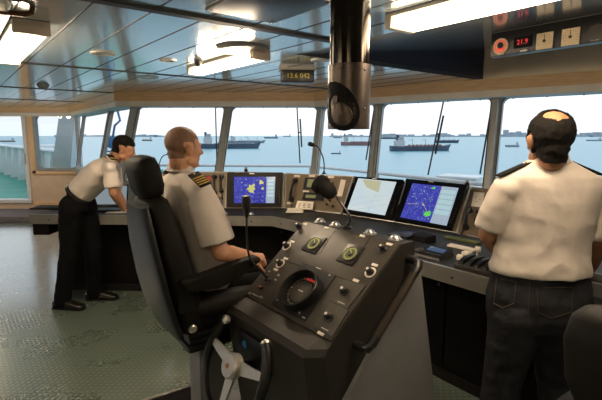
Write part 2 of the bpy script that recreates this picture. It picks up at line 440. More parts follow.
# wood band and grey header above every bow facet; both on the inclined plane's inner side
def band(name, pts, z0, z1, inset, th, m):
    a = offset_poly(pts, inset); b = offset_poly(pts, inset - th)
    mb = MB()
    for i in range(len(pts) - 1):
        q = [a[i], a[i + 1], b[i + 1], b[i]]
        mb.hull8([V((p.x, p.y, z0)) for p in q], [V((p.x, p.y, z1)) for p in q])
    return struct(mb.build(name, m, smooth=False))
def zpx(py, y): return Y(301, py, y).z
WT, WB, HB = CEIL, zpx(101, T1.y - .08), zpx(106, T1.y - .05)
band('trim_20', TP, WB + .0, WT, .09, .06, 'wood')
band('trim_21', TP, HB - .005, WB, .07, .34, 'header_grey')
GT = HB + .02      # top of glazing
GP = [V((p.x, p.y, GT)) for p in offset_poly(TP, -.22)]; GP[0] = V((-4.48, WY, GT))

# points on the inclined glazing planes
def glaze(i, s, z):     # facet i, fraction s along it, height z
    k = (z - SILL) / (GT - SILL); a = lerp(SP[i], SP[i + 1], s); b = lerp(GP[i], GP[i + 1], s); return lerp(a, b, k)
def facet_normal(i): return (SP[i + 1] - SP[i]).cross(GP[i] + GP[i + 1] - SP[i] - SP[i + 1]).normalized()
def s_at(i, px, py):
    p = PL(px, py, SP[i], facet_normal(i)); a, b = lerp(SP[i], GP[i], (p.z - SILL) / (GT - SILL)), lerp(SP[i + 1], GP[i + 1], (p.z - SILL) / (GT - SILL))
    return (p - a).dot((b - a).normalized()) / (b - a).length
def window(num, i, s0, s1, mull=.05):
    """one pane in a grey frame with rounded inner corners, on facet i between fractions s0 and s1"""
    zb, zt = SILL, GT + .01
    n = facet_normal(i)
    P = [glaze(i, s0, zb), glaze(i, s1, zb), glaze(i, s1, zt), glaze(i, s0, zt)]
    def bil(u, v): return lerp(lerp(P[0], P[1], u), lerp(P[3], P[2], u), v)
    W = (P[1] - P[0]).length; H = (P[3] - P[0]).length
    inner = rrect(W - 2 * mull, H - 2 * .028, .07, 5, W / 2, H / 2)
    outer = []
    for (x, y) in inner:     # push to the rectangle's rim
        dx, dy = x - W / 2, y - H / 2; k = min((W / 2) / max(abs(dx), 1e-6), (H / 2) / max(abs(dy), 1e-6)); outer.append((W / 2 + dx * k, H / 2 + dy * k))
    m = len(inner); nn = n if n.y < 0 or True else -n
    room = -n if (ORG - P[0]).dot(n) < 0 else n
    vs = []; th = .05
    for off in (.03, -.03):
        for (x, y) in inner: vs.append(bil(x / W, y / H) + room * off)
        for (x, y) in outer: vs.append(bil(x / W, y / H) + room * off)
    f = []
    for k in range(m):
        j = (k + 1) % m
        f += [[k, j, m + j, m + k], [2 * m + k, 2 * m + j, 3 * m + j, 3 * m + k], [k, j, 2 * m + j, 2 * m + k], [m + k, m + j, 3 * m + j, 3 * m + k]]
    w = MB()._put(vs, f).build('window_%d' % num, 'post_grey', smooth=False); struct(w)
    for (x, y) in ((W * .0, 0),): pass
    gx = [(mull - .015) / W + k / 8 * (1 - 2 * (mull - .015) / W) for k in range(9)]; gy = [.012 / H + k / 8 * (1 - .024 / H) for k in range(9)]
    g = MB()._put([bil(u_, v_) for v_ in gy for u_ in gx], [[r_ * 9 + c_, r_ * 9 + c_ + 1, r_ * 9 + c_ + 10, r_ * 9 + c_ + 9] for r_ in range(8) for c_ in range(8)])
    g.build('window_glass', 'glass', w, angle=80)
    gk = MB()     # black rubber seal round the pane
    seal = [bil(x / W, y / H) + room * .032 for (x, y) in inner]
    gk.tube(seal + [seal[0]], .005, 6, cap=False); gk.build('window_seal', 'gasket', w)
    # little blind clips along the top edge
    cl = MB(); nk = max(2, int(W / .28))
    for q in range(nk):
        x = W * (q + .5) / nk; c = bil(x / W, (H - .035) / H) + room * .02; cl.box(c, (.014, .014, .03))
    cl.build('blind_clip', 'gasket', w, smooth=False)['kind'] = 'stuff'
    return P, bil, W, H, room, w
def post(num, i, s, w=.075, d=.10):
    a, b = glaze(i, s, SILL - .02), glaze(i, s, GT + .02); x = (SP[i + 1] - SP[i]).normalized(); n = -inward(SP[i], SP[i + 1])
    m = MB()
    r = -n
    q0 = [a - x * w / 2, a + x * w / 2, a + x * w * .3 + r * d, a - x * w * .3 + r * d]; q1 = [p + (b - a) for p in q0]
    m.hull8(q0, q1); return struct(m.build('trim_%d' % num, 'post_grey', smooth=False))
def corner_post(num, i, w=.09, d=.13):
    a = SP[i] - UP * .02; b = lerp(SP[i], GP[i], (GT + .02 - SILL) / (GT - SILL))
    x1 = (SP[i] - SP[i - 1]).normalized(); x2 = (SP[i + 1] - SP[i]).normalized(); r = (inward(SP[i - 1], SP[i]) + inward(SP[i], SP[i + 1])).normalized()
    q0 = [a - x1 * w, a + x2 * w, a + x2 * w * .6 + r * d * .75, a - x1 * w * .6 + r * d * .75]; q1 = [p + (b - a) for p in q0]
    return struct(MB().hull8(q0, q1).build('trim_%d' % num, 'post_grey', smooth=False))
sB = s_at(1, 225.5, 130); s2a = s_at(2, 377, 130); s2b = s_at(2, 495, 130); s0a = s_at(0, 107, 130)
WIN = {}
for num, i, a, b in ((3, 0, s0a, 1.0), (2, 0, .08, s0a), (4, 1, 0.0, sB), (5, 1, sB, 1.0), (6, 2, 0.0, s2a), (7, 2, s2a, s2b), (8, 2, s2b, min(.98, s2b + (s2b - s2a) * 1.55))):
    WIN[num] = window(num, i, a, b, .055)
post(30, 1, sB, .06, .06); post(31, 2, s2a, .06, .07); post(32, 2, s2b, .09, .09); post(33, 0, s0a, .05, .05)
corner_post(34, 1, .08, .09); corner_post(35, 2, .06, .09)
struct(MB().box((0, 0, 0), (.01, .01, .01)).build('trim_99', 'post_grey')).hide_render = False
bpy.data.objects.remove(bpy.data.objects['trim_99'])

# ------------------------------------------------------------------ port wing wall with doorway and window
def wx(px, py=150): return Y(px, py, WY).x
dx1 = wx(28); dx0 = dx1 - 2.0
zd0 = Z(15, 203, .0).z; zdt = Y(15, 112, WY).z; zsill = Y(15, 203, WY).z
w0, w1 = wx(36), SP[0].x + .14
wz0, wz1 = Y(50, 170, WY).z, Y(50, 113, WY).z
pw = MB()
def wbox(x0, x1, z0, z1): pw.box(((x0 + x1) / 2, WY + .06, (z0 + z1) / 2), (abs(x1 - x0), .12, z1 - z0))
wbox(XL, dx0, 0, 2.3); wbox(dx0, dx1, zdt, 2.3); wbox(dx0, dx1, 0, zsill); wbox(dx1, w0, 0, 2.3)
wbox(w0, w1, 0, wz0); wbox(w0, w1, wz1, 2.3)
struct(pw.build('wall_port', 'beige_wall', smooth=False))
tr = MB()
tr.box(((XL + SP[0].x) / 2, WY - .03, 2.15), (SP[0].x - XL, .06, .10))
struct(tr.build('trim_40', 'wood', smooth=False))
hd = MB().box(((XL + SP[0].x) / 2, WY - .02, 2.06), (SP[0].x - XL, .05, .07)); struct(hd.build('trim_41', 'header_grey', smooth=False))
# sliding door: white frame with tall glass
dw = dx1 - dx0
df = MB(); cx = (dx0 + dx1) / 2; zc = (zsill + zdt) / 2; hh = zdt - zsill
for x, w_ in ((dx0 + .04, .08), (dx1 - .04, .08)): df.box((x, WY + .06, zc), (w_, .16, hh), .01)
df.box((cx, WY + .06, zsill + .04), (dw, .2, .08), .01); df.box((cx, WY + .06, zdt - .03), (dw, .16, .06), .01)
dor = struct(df.build('door_1', 'white_paint'))
MB().box((cx, WY + .06, zc), (dw - .14, .008, hh - .1)).build('door_glass', 'glass', dor)
MB().tube([(dx1 - .06, WY - .02, zc - .1), (dx1 - .06, WY - .05, zc - .1), (dx1 - .06, WY - .05, zc + .1), (dx1 - .06, WY - .02, zc + .1)], .01).build('door_handle', 'silver', dor)
# wood surround and frame of the wing window
def surround(name, x0, x1, z0, z1, t, m, y, r=.12, dep=.05, parent=None):
    W, H = x1 - x0, z1 - z0; cx, cz = (x0 + x1) / 2, (z0 + z1) / 2
    inn = rrect(W, H, r, 6, cx, cz); out = rrect(W + 2 * t, H + 2 * t, r * .4 if t < .1 else .03, 6, cx, cz); m_ = len(inn); vs = []
    for yy in (y, y - dep):
        vs += [(a, yy, b) for a, b in inn] + [(a, yy, b) for a, b in out]
    f = []
    for k in range(m_):
        j = (k + 1) % m_; f += [[k, j, m_ + j, m_ + k], [2 * m_ + k, 2 * m_ + j, 3 * m_ + j, 3 * m_ + k], [k, j, 2 * m_ + j, 2 * m_ + k], [m_ + k, m_ + j, 3 * m_ + j, 3 * m_ + k]]
    return MB()._put(vs, f).build(name, m, parent, smooth=False)
wn = struct(surround('window_1', w0 + .06, w1 - .06, wz0 + .05, wz1 - .04, .07, 'grey_paint', WY + .04, .12, .08))
MB().box(((w0 + w1) / 2, WY + .03, (wz0 + wz1) / 2), (w1 - w0 - .06, .006, wz1 - wz0 - .04)).build('window_glass', 'glass', wn)
wd = MB()
wd.box((w0 - .05, WY - .015, (wz0 + 2.1) / 2 - .05), (.09, .05, 2.16 - wz0), .01); wd.box(((w0 + w1) / 2, WY - .015, wz0 - .045), (w1 - w0 + .19, .05, .09), .01)
wd.box(((w0 + w1) / 2 - .02, WY - .012, wz1 + .02), (w1 - w0, .03, .05), .005)
struct(wd.build('trim_42', 'wood'))
bt = MB().box(((dx1 + w1) / 2 + .1, WY - .02, zsill - .03 + .02), (w1 - dx1 + .1, .04, .06)); struct(bt.build('trim_43', 'wood', smooth=False))
# raised carpeted step in front of the door
s1 = Z(20, 222, .02)
cs = MB().box((-6.35, (s1.y + WY) / 2, .06), (2.5, WY - s1.y, .12), .01)
tag(cs.build('carpeted_step', 'carpet'), 'low grey-brown carpeted step in front of the wing door', 'step')

# ------------------------------------------------------------------ outside: sea, sky, wing deck, rails
SEA = -25.0
se = MB(); n = 64; Rr = 14000
ctr = V((0, 0, SEA)); rim = [V((Rr * math.cos(2 * PI * i / n), Rr * math.sin(2 * PI * i / n), SEA)) for i in range(n)]
se._put([ctr] + rim, [[0, 1 + i, 1 + (i + 1) % n] for i in range(n)])
o = se.build('sea', 'sea', smooth=False); struct(o); o['kind'] = 'structure'

# port wing deck, green, with white ribbed bulwark
DZ = .05
bw0 = Z(-40, 165, DZ); 
wdk = MB(); y0, y1 = WY + .2, 21.0
wdk.hull8([V((-22, y0, DZ - .1)), V((-4.6, y0, DZ - .1)), V((-6.5, y1, DZ - .1)), V((-22, y1, DZ - .1))], [V((-22, y0, DZ)), V((-4.6, y0, DZ)), V((-6.5, y1, DZ)), V((-22, y1, DZ))])
dk = wdk.build('wing_deck', 'green_deck', smooth=False); struct(dk)
# bulwark runs from far left to close behind the window
ba, bb = Z(-30, 160, DZ), Z(66, 193, DZ)
bd = (bb - ba); bl = bd.length; bdn = bd.normalized(); bn = V((-bdn.y, bdn.x, 0))
if bn.y < 0: bn = -bn
bwk = thing('bulwark', 'white ribbed steel bulwark along the edge of the green wing deck', 'bulwark', frame(ba, bdn, UP))
BH = 1.12
MB().box((bl / 2, .03, BH / 2), (bl, .04, BH)).build('plating', 'white_paint', bwk)
MB().box((bl / 2, .12, BH + .03), (bl, .55, .06), .02).build('cap_rail', 'white_paint', bwk)
for k in range(16):
    x = bl * (k + .4) / 16
    MB()._put([(x, -.0, 0), (x, -.30, 0), (x, -.10, BH), (x, 0, BH), (x + .02, 0, 0), (x + .02, -.30, 0), (x + .02, -.10, BH), (x + .02, 0, BH)],
              [[0, 1, 2, 3], [4, 7, 6, 5], [0, 4, 5, 1], [1, 5, 6, 2], [2, 6, 7, 3], [3, 7, 4, 0]]).build('rib', 'white_paint', bwk, smooth=False)
# broad white casing beyond the bulwark and slanted post outside the wing window
csg = MB(); q = Z(46, 168, 1.0)
csg.box((Y(50, 150, 17.5).x, 17.6, (Y(60, 147, 14).z + DZ) / 2), (1.2, 2.2, Y(60, 147, 14).z - DZ), .12)
tag(csg.build('wing_casing', 'white_paint'), 'low broad white casing on the wing deck beyond the beige wall window', 'casing')
sp = MB(); p0, p1 = Y(52, 172, 10.6), Y(70, 108, 10.2)
sp.hull8([p0 + V((-.22, 0, -.9)), p0 + V((.30, 0, -.9)), p0 + V((.30, .3, -.9)), p0 + V((-.22, .3, -.9))], [p1 + V((-.16, 0, .3)), p1 + V((.16, 0, .3)), p1 + V((.16, .3, .3)), p1 + V((-.16, .3, .3))])
tag(sp.build('slanted_strut', 'white_paint', smooth=False), 'white slanting strut outside the window in the beige wall', 'strut')
# lower weather deck ahead of the windows
wd2 = MB(); q = [V((-7, 10.8, .0)), V((-3.6, 7.2, .0)), V((-2.9, 9.3, .0)), V((.4, 9.3, .0)), V((6.2, 4.0, 0)), V((4.4, 1.2, 0)), V((3.9, 3.0, 0)), V((.15, 6.3, 0)), V((-2.3, 6.3, 0)), V((-4.8, 9.6, 0))]
wd2.hull8([p - UP * .12 for p in q], q); struct(wd2.build('walkway_deck', 'grey_paint', smooth=False))
# guard rail ahead of the bow windows
def rail(pts, name, label, gap=1.6, rr=.022):
    t = thing(name, label, 'guard rail', pts[0])
    org = pts[0]
    loc = [p - org for p in pts]
    MB().tube(loc, rr * 1.3, 8).build('top_rail', 'rail_white', t)
    for dz in (.35, .70): MB().tube([p - UP * dz for p in loc], rr * .7, 6).build('lower_rail', 'rail_white', t)
    for a, b in zip(loc, loc[1:]):
        L_ = (b - a).length; k = max(1, int(L_ / gap))
        for i in range(k):
            p = lerp(a, b, i / k); MB().tube([V((p.x, p.y, -org.z + .0)), p], rr, 8).build('stanchion', 'rail_white', t)
    return t
rail([Z(135, 165, 1.05), Z(310, 166, 1.05), Z(378, 173, 1.05), Z(497, 186, 1.05), Z(497, 186, 1.05) + (Z(497, 186, 1.05) - Z(378, 173, 1.05)) * .7], 'guard_rail', 'white tubular guard rail running past outside the bow windows')
rail([V((-4.05, 9.3, 1.05)), V((-3.35, 8.3, 1.05)), V((-2.6, 7.6, 1.05))], 'guard_rail', 'short white guard rail outside the two narrow port windows', 1.0)
# white locker outside, seen over the radar
lk = Z(463, 176, .95); t = thing('deck_locker', 'white low locker outside the glass above the right radar screen', 'locker', frame(V((lk.x, lk.y + .1, 0)), (TP[3] - TP[2]), UP))
MB().box((0, 0, .45), (.62, .4, .9), .02).build('locker_body', 'white_paint', t); MB().box((0, 0, .925), (.70, .48, .05), .02).build('locker_lid', 'white_paint', t)
# blue searchlight outside the narrow port windows
bp = Y(112, 143, 8.6)
t = thing('searchlight', 'blue searchlight on a bracket outside the second narrow port window', 'searchlight', frame(bp, (1, 0, 0), (0, 0, 1)))
MB().lathe([(.001, -.12), (.05, -.12), (.10, -.05), (.115, .06), (.10, .07)], Matrix.Rotation(R(70), 4, 'X') @ Matrix.Rotation(R(20), 4, 'Y'), 20).build('lamp_housing', 'blue_paint', t)
MB().tube([(-.13, 0, .04), (-.13, 0, -.16), (.13, 0, -.16), (.13, 0, .04)], .018, 8).build('yoke', 'blue_paint', t)
MB().tube([(0, 0, -.18), (0, 0, -bp.z)], .04, 10).build('pedestal', 'blue_paint', t)
MB().tube([(.02, 0, .1), (.08, -.02, .33), (.2, -.05, .42), (.14, -.05, .72)], .022, 8).build('cable_arm', 'blue_paint', t)

# wipers outside each bow window
def wiper(i, pxt, pyt, pxb, pyb, label, double=True):
    n = facet_normal(i); 
    if n.dot(ORG - SP[i]) > 0: n = -n          # outwards
    a = PL(pxt, pyt, SP[i] + n * .06, n); b = PL(pxb, pyb, SP[i] + n * .06, n)
    t = thing('window_wiper', label, 'wiper', a, 'window wipers outside the bow windows')
    d = b - a
    MB().tube([(0, 0, 0), d], .009, 6).build('arm', 'wiper_black', t)
    s = d.normalized().cross(n)
    if double: MB().tube([s * .035 + d * .22, s * .035 + d * .72], .011, 6).build('blade', 'wiper_black', t); MB().tube([d * .45, s * .035 + d * .47], .008, 6).build('blade_bracket', 'wiper_black', t)
wiper(1, 215.5, 108, 217, 167, 'thin black wiper arm in the left front window beyond the seated captain', False)
wiper(1, 297, 107, 300, 163, 'black wiper arm left of the corner post in the central window')
wiper(2, 374, 110, 366, 160, 'black wiper seen just right of the hanging steel tube')
wiper(2, 444, 99, 428, 175, 'black wiper across the middle of the window with the tanker')
wiper(2, 493, 98, 480, 174, 'black wiper at the right edge of the window with the tanker')

# ships at anchor
def ship(px0, px1, pyw, hull_h, kind, label, side=1, heading=0.0, group=None):
    """side: +1 superstructure at the right end, -1 at the left. pyw: waterline row"""
    dv = -ray((px0 + px1) / 2, pyw); dist = (EYE - SEA) / dv.z if dv.z > 0 else 8000
    a = ORG + ray(px0, pyw) * ((EYE - SEA) / -ray(px0, pyw).z); b = ORG + ray(px1, pyw) * ((EYE - SEA) / -ray(px1, pyw).z)
    c = (a + b) / 2; L_ = (b - a).length; ppm = FPX / c.y; h = hull_h / ppm; x = (b - a).normalized()
    x = Matrix.Rotation(R(heading), 3, 'Z') @ x
    if side < 0: x = -x
    cols = {'dark': ('hull_dark', 'ship_white'), 'red': ('hull_red', 'ship_white'), 'blue': ('hull_blue', 'ship_grey'), 'grey': ('ship_grey', 'ship_white'), 'tanker': ('hull_dark', 'ship_white')}[kind]
    t = thing('cargo_ship' if kind != 'tanker' else 'tanker', label, 'ship', frame(V((c.x, c.y, SEA)), x, UP), group)
    B = L_ * .075; pr = [(-.5, 0, 1.35), (-.46, .6, 1.25), (-.40, 1, 1.0), (-.1, 1, .92), (.3, 1, .92), (.44, .95, 1.0), (.5, .8, 1.05)]
    rings = []
    for s, w_, hz in pr:
        rings.append([V((s * L_ - (.02 * L_ if s < -.45 else 0), B * w_, h * hz)), V((s * L_ - (.02 * L_ if s < -.45 else 0), -B * w_, h * hz)), V(((s if s > -.45 else -.46) * L_, -B * w_ * .7, -h * .2)), V(((s if s > -.45 else -.46) * L_, B * w_ * .7, -h * .2))])
    MB().ring_loft(rings).build('hull', cols[0], t, smooth=False)
    s = h
    sup = MB(); sx = .36 * L_
    sup.box((sx, 0, h + s * .5), (.13 * L_, B * 1.7, s * 1.1)).box((sx - .01 * L_, 0, h + s * 1.25), (.09 * L_, B * 1.4, s * .7)).box((sx - .015 * L_, 0, h + s * 1.75), (.06 * L_, B * 1.9, s * .35))
    sup.build('superstructure', cols[1], t, smooth=False)
    MB().box((sx + .035 * L_, 0, h + s * 1.7), (.035 * L_, B * .5, s * 1.1)).build('funnel', cols[0], t, smooth=False)
    dkm = MB(); dkm.box((-.05 * L_, 0, h * .98), (.62 * L_, B * 1.5, h * .14))
    for k in range(9): dkm.box(((-.33 + .065 * k) * L_, 0, h * 1.12), (.02 * L_, B, h * .30))
    dkm.build('deck_gear', 'deck_red' if kind in ('tanker', 'red') else 'ship_grey', t, smooth=False)
    for k, q in enumerate((-.30, -.08, .14)):
        MB().box((q * L_, 0, h * 1.6), (.008 * L_, .008 * L_, h * 1.5)).box((q * L_ + .03 * L_, 0, h * 2.2), (.06 * L_, .006 * L_, h * .08)).build('mast', cols[1], t, smooth=False)
    return t
ship(389, 452, 151, 5.0, 'tanker', 'dark and red tanker with white superstructure in the window right of the steel tube', -1, 10)
ship(435, 459, 143, 2.6, 'dark', 'small dark cargo ship above and right of the tanker', -1, 0)
ship(341, 376, 145.5, 3.6, 'red', 'reddish cargo ship just left of the hanging steel tube base', -1, -8)
ship(200, 260, 148.6, 5.0, 'dark', 'long dark cargo ship behind the window post right of the captain', -1, 6)
ship(228, 265, 143, 2.2, 'grey', 'grey ship behind the long dark one in the central window', -1, 4)
ship(264, 278, 138.5, 1.3, 'blue', 'tiny ship near the horizon left of centre in the central window', 1, 0)
ship(283, 291, 136.8, .9, 'grey', 'tiny distant ship near the horizon, right part of the central window', 1, 0)
ship(331, 341, 154, 1.0, 'dark', 'small low dark boat between the corner post and the steel tube', 1, 0)
ship(333, 342, 138, 1.1, 'grey', 'tiny ship on the horizon right of the corner post', 1)
ship(381, 397, 139, 1.6, 'dark', 'tiny dark ship near the horizon above the tanker', 1)
ship(142, 152, 141, 1.2, 'red', 'small reddish ship in the front window left of the captain', 1)
ship(0, 15, 142, 1.2, 'red', 'small reddish ship seen through the wing door', 1)
ship(586, 602, 141, 1.0, 'grey', 'small pale ship right of the standing man with the bald crown', 1)
ship(505, 519, 147, 1.6, 'grey', 'pale ship with tall masts left of the bald-crowned man', 1)
# distant shore with buildings
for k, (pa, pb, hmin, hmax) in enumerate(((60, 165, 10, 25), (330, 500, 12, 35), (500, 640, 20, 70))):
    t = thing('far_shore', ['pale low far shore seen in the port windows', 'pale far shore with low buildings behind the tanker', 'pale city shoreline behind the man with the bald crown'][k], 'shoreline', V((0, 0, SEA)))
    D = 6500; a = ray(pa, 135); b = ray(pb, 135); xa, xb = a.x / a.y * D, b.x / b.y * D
    MB().box(((xa + xb) / 2, D, 9), (xb - xa, 300, 18)).build('land', 'city_hazed', t)
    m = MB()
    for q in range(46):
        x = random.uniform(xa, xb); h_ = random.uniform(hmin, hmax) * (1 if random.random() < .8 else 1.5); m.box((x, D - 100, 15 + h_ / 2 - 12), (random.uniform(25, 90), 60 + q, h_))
    mm = m.build('buildings', 'city_hazed', t, smooth=False); mm['kind'] = 'stuff'

# ------------------------------------------------------------------ ceiling fittings
def lamp(e1, e2a, e2b, w, h, z, label, power, open_end=True):
    """fluorescent fitting whose long side follows D2"""
    c = E(e1, (e2a + e2b) / 2, z); L_ = abs(e2b - e2a)
    t = thing('ceiling_lamp', label, 'ceiling lamp', frame(c, D2, UP), 'fluorescent lamps under the ceiling')
    top = CEIL - z
    MB().box((0, 0, top - .010), (L_, w + .01, .018), .004).build('housing', 'lamp_body', t)
    for s in (-1, 1): MB().box((s * (L_ / 2 - .02), 0, top / 2 - .004), (.04, w + .012, top - .004), .005).build('end_cap', 'lamp_body', t)
    MB().box((0, 0, (top - .02) / 2 - .005), (L_ - .08, w - .012, top - .028), .012).build('diffuser', 'diffuser', t)
    li = bpy.data.lights.new('lamp_light', 'AREA'); li.shape = 'RECTANGLE'; li.size = L_ - .15; li.size_y = w - .02; li.energy = power * .34; li.color = (1.0, .76, .52)
    lo = bpy.data.objects.new('lamp_light', li); C.objects.link(lo); lo.parent = t; lo.location = (0, 0, -.03)
    for k in (-1, -.5, 0, .5, 1):
        li = bpy.data.lights.new('tube_light', 'POINT'); li.energy = power * .2; li.color = (1.0, .76, .52); li.shadow_soft_size = .045
        lo = bpy.data.objects.new('tube_light', li); C.objects.link(lo); lo.parent = t; lo.location = (k * L_ * .33, 0, -.045)
    return t
def EZ(px, py, z): p = Z(px, py, z); return p.dot(D1), p.dot(D2)
z_ = 2.135
a, b, c = EZ(189, 77, z_), EZ(268, 63, z_), EZ(270, 57, z_)
lamp((a[0] + c[0]) / 2 + .0, a[1] - .12, (b[1] + c[1]) / 2, .125, .08, z_, 'fluorescent ceiling lamp over the middle of the bridge, left of the steel tube', 15)
a, b = EZ(405, 35, z_), EZ(388, 28, z_)
lamp((a[0] + b[0]) / 2, (a[1] + b[1]) / 2, (a[1] + b[1]) / 2 - 1.25, .17, .08, z_, 'long bright fluorescent ceiling lamp at upper right beside the gauge panel', 19)
a, b = EZ(48, 37, z_), EZ(16, 30, z_)
lamp((a[0] + b[0]) / 2, (a[1] + b[1]) / 2, (a[1] + b[1]) / 2 + 1.2, .15, .08, z_, 'fluorescent ceiling lamp at upper left corner', 20)
lamp(.02, 8.5, 9.7, .15, .08, z_, 'ceiling lamp over the port wing, left of the view', 34)  # out of view, added to brighten the beige wing wall
for e1, e2 in ((-1.0, 1.2), (-.6, -1.0), (-2.2, 2.6)): lamp(e1, e2, e2 + 1.2, .2, .08, z_, 'ceiling lamp behind the camera', 4)  # unseen fittings added to light the room from behind

# round luminaire behind the middle lamp
p = Z(242, 48, CEIL - .0)
t = thing('round_fitting', 'round metal ceiling fitting just behind the middle ceiling lamp', 'ceiling fitting', frame(V((p.x, p.y, CEIL)), (1, 0, 0), UP))
MB().lathe([(.16, 0), (.17, -.012), (.15, -.02), (.12, -.014)], seg=32).build('rim', 'dull_silver', t); MB().lathe([(.12, -.002), (.10, -.012), (.04, -.016), (.001, -.016)], seg=28).build('grille', 'silver', t)
def downlight(px, py, r, label, m='dull_silver', dome=False):
    p = Z(px, py, CEIL); t = thing('recessed_light' if not dome else 'smoke_detector', label, 'downlight' if not dome else 'smoke detector', V((p.x, p.y, CEIL)))
    if dome: MB().lathe([(r, 0), (r, -.012), (r * .8, -.03), (r * .45, -.045), (.001, -.048)], seg=20).build('dome', m, t); MB().lathe([(r * 1.15, .0), (r * 1.15, -.006), (r, -.008)], seg=20).build('base_ring', m, t)
    else: MB().lathe([(r * .6, -.003), (r * .7, -.01), (r, -.008), (r * 1.05, 0)], seg=24).build('rim', m, t); MB().lathe([(r * .62, -.002), (r * .3, -.006), (.001, -.006)], seg=20).build('lens', 'silver', t)
downlight(103, 53, .08, 'square-looking recessed ceiling light between the seams at upper left')
downlight(148, 77, .10, 'recessed ceiling light near the front seam left of the middle lamp')
downlight(168, 60, .06, 'small round recessed ceiling light left of the middle lamp')
downlight(43, 85, .06, 'grey smoke detector dome at the left front ceiling', 'grey_paint', True)
downlight(198, 60, .03, 'small black detector beside the left end of the middle lamp', 'black_plastic', True)
downlight(320, 60, .07, 'recessed ceiling light behind the hanging steel tube')
# hanging yellow digit display
p = Y(298, 76, 3.75); 
t = thing('hanging_display', 'black hanging box with small yellow digits under the ceiling', 'display', frame(p, (1, .12, 0), UP))
MB().box((0, .06, .0), (.27, .14, .10), .01).build('display_box', 'black_plastic', t)
MB().hull8([(-.15, .0, .05), (.15, .0, .05), (.15, .16, .05), (-.15, .16, .05)], [(-.13, .02, .12), (.13, .02, .12), (.13, .14, .12), (-.13, .14, .12)]).build('display_hood', 'dull_silver', t)
MB().box((0, .08, .12 + (CEIL - p.z - .12) / 2), (.08, .06, CEIL - p.z - .12), .004).build('bracket', 'dull_silver', t)
def text(body, size, M, m, parent, name='lettering', ext=.0008, align='CENTER'):
    cu = bpy.data.curves.new(name, 'FONT'); cu.body = body; cu.size = size; cu.extrude = ext; cu.align_x = align; cu.align_y = 'CENTER'; cu.resolution_u = 2
    tmp = bpy.data.objects.new(name, cu); C.objects.link(tmp); dg = bpy.context.evaluated_depsgraph_get(); dg.update()
    me = bpy.data.meshes.new_from_object(tmp.evaluated_get(dg)); bpy.data.objects.remove(tmp); bpy.data.curves.remove(cu)
    me.materials.clear(); me.materials.append(MATS[m]); me.name = name
    o = bpy.data.objects.new(name, me); C.objects.link(o); o.parent = parent; o.matrix_local = M; return o
RX = Matrix.Rotation(PI / 2, 4, 'X')
text('13.6 042', .055, Matrix.Translation((0, -.012, 0)) @ RX, 'amber_led', t, 'digits')
# dark hatch at the top edge and pipe at the upper left
p = Z(268, 3, CEIL); q = frame(V((p.x, p.y, CEIL)), D2, UP)
t = thing('ceiling_hatch', 'dark square access hatch at the top edge of the ceiling', 'hatch', q)
MB().box((0, -.0, -.008), (.44, .36, .016), .004).build('hatch_cover', 'black_plastic', t)
for sx in (-1, 1):
    for sy in (-1, 1): MB().lathe([(.008, -.017), (.008, -.02), (.001, -.02)], Matrix.Translation((sx * .2, sy * .16, 0)), 8).build('screw', 'silver', t)
a, b = Z(-30, 9, 2.17), Z(34, 15, 2.17)
t = thing('copper_pipe', 'short brown pipe along the ceiling in the upper left corner', 'pipe', a)
MB().tube([V((0, 0, 0)), (b - a) * .85, (b - a) * .97 + UP * .01, (b - a) + UP * .05], .012, 10).build('pipe', 'copper', t)
MB().box((b - a) * .5 + UP * .024, (.05, .03, .05), .004).build('pipe_clip', 'dull_silver', t)

# overhead gauge panel, hung from the ramp of the recess
def ramp_hit(px, py):
    r = ray(px, py); best = None
    nrm = (V((C1.x, C1.y, RZ)) - C0).cross(D2).normalized(); return ORG + r * ((C0 - ORG).dot(nrm) / r.dot(nrm))
pt = ramp_hit(494, 33); pe1 = pt.dot(D1)
def gp(px, py): return PL(px, py, D1 * pe1, D1)      # points on the panel's face
bl_, br_ = gp(490, 57.5), gp(602, 41); 
hgt = pt.z - bl_.z
xdir = -D2
t = thing('gauge_panel', 'black overhead panel of gauges with red digits, upper right above the window', 'instrument panel', frame(bl_, xdir, UP))
gpl = 1.35
MB().box((gpl / 2, .04, hgt / 2), (gpl, .08, hgt - .004), .006).build('housing', 'black_plastic', t)
def gloc(px, py): return t.matrix_world.inverted() @ gp(px, py)
c = gloc(501, 46.5)
g = MB().lathe([(.052, -.002), (.052, -.008), (.044, -.009), (.044, -.005), (.001, -.005)], Matrix.Translation((c.x, 0, c.z)) @ RX @ Matrix.Scale(-1, 4, (0, 0, 1)), 28).build('clock_dial', 'gauge_beige', t)
mk = MB()
for k in range(24):
    an = 2 * PI * k / 24; mk.box((c.x + .036 * math.sin(an), -.011, c.z + .036 * math.cos(an)), (.005, .002, .008), M=Matrix.Rotation(an, 4, 'Y'))
mk.build('red_scale', 'red_led', g)
MB().box((c.x, -.012, c.z - .018), (.05, .002, .008)).build('hand', 'red_led', g)
MB().lathe([(.02, -.010), (.02, -.013), (.001, -.013)], Matrix.Translation((c.x, 0, c.z + .006)) @ RX @ Matrix.Scale(-1, 4, (0, 0, 1)), 16).build('dial_centre', 'black_plastic', g)
c = gloc(523, 42)
dd = MB().box((c.x, -.004, c.z), (.11, .008, .07), .002).build('digit_display', 'black_matte', t); text('21.9', .042, Matrix.Translation((c.x, -.009, c.z)) @ RX, 'red_led', dd, 'digits')
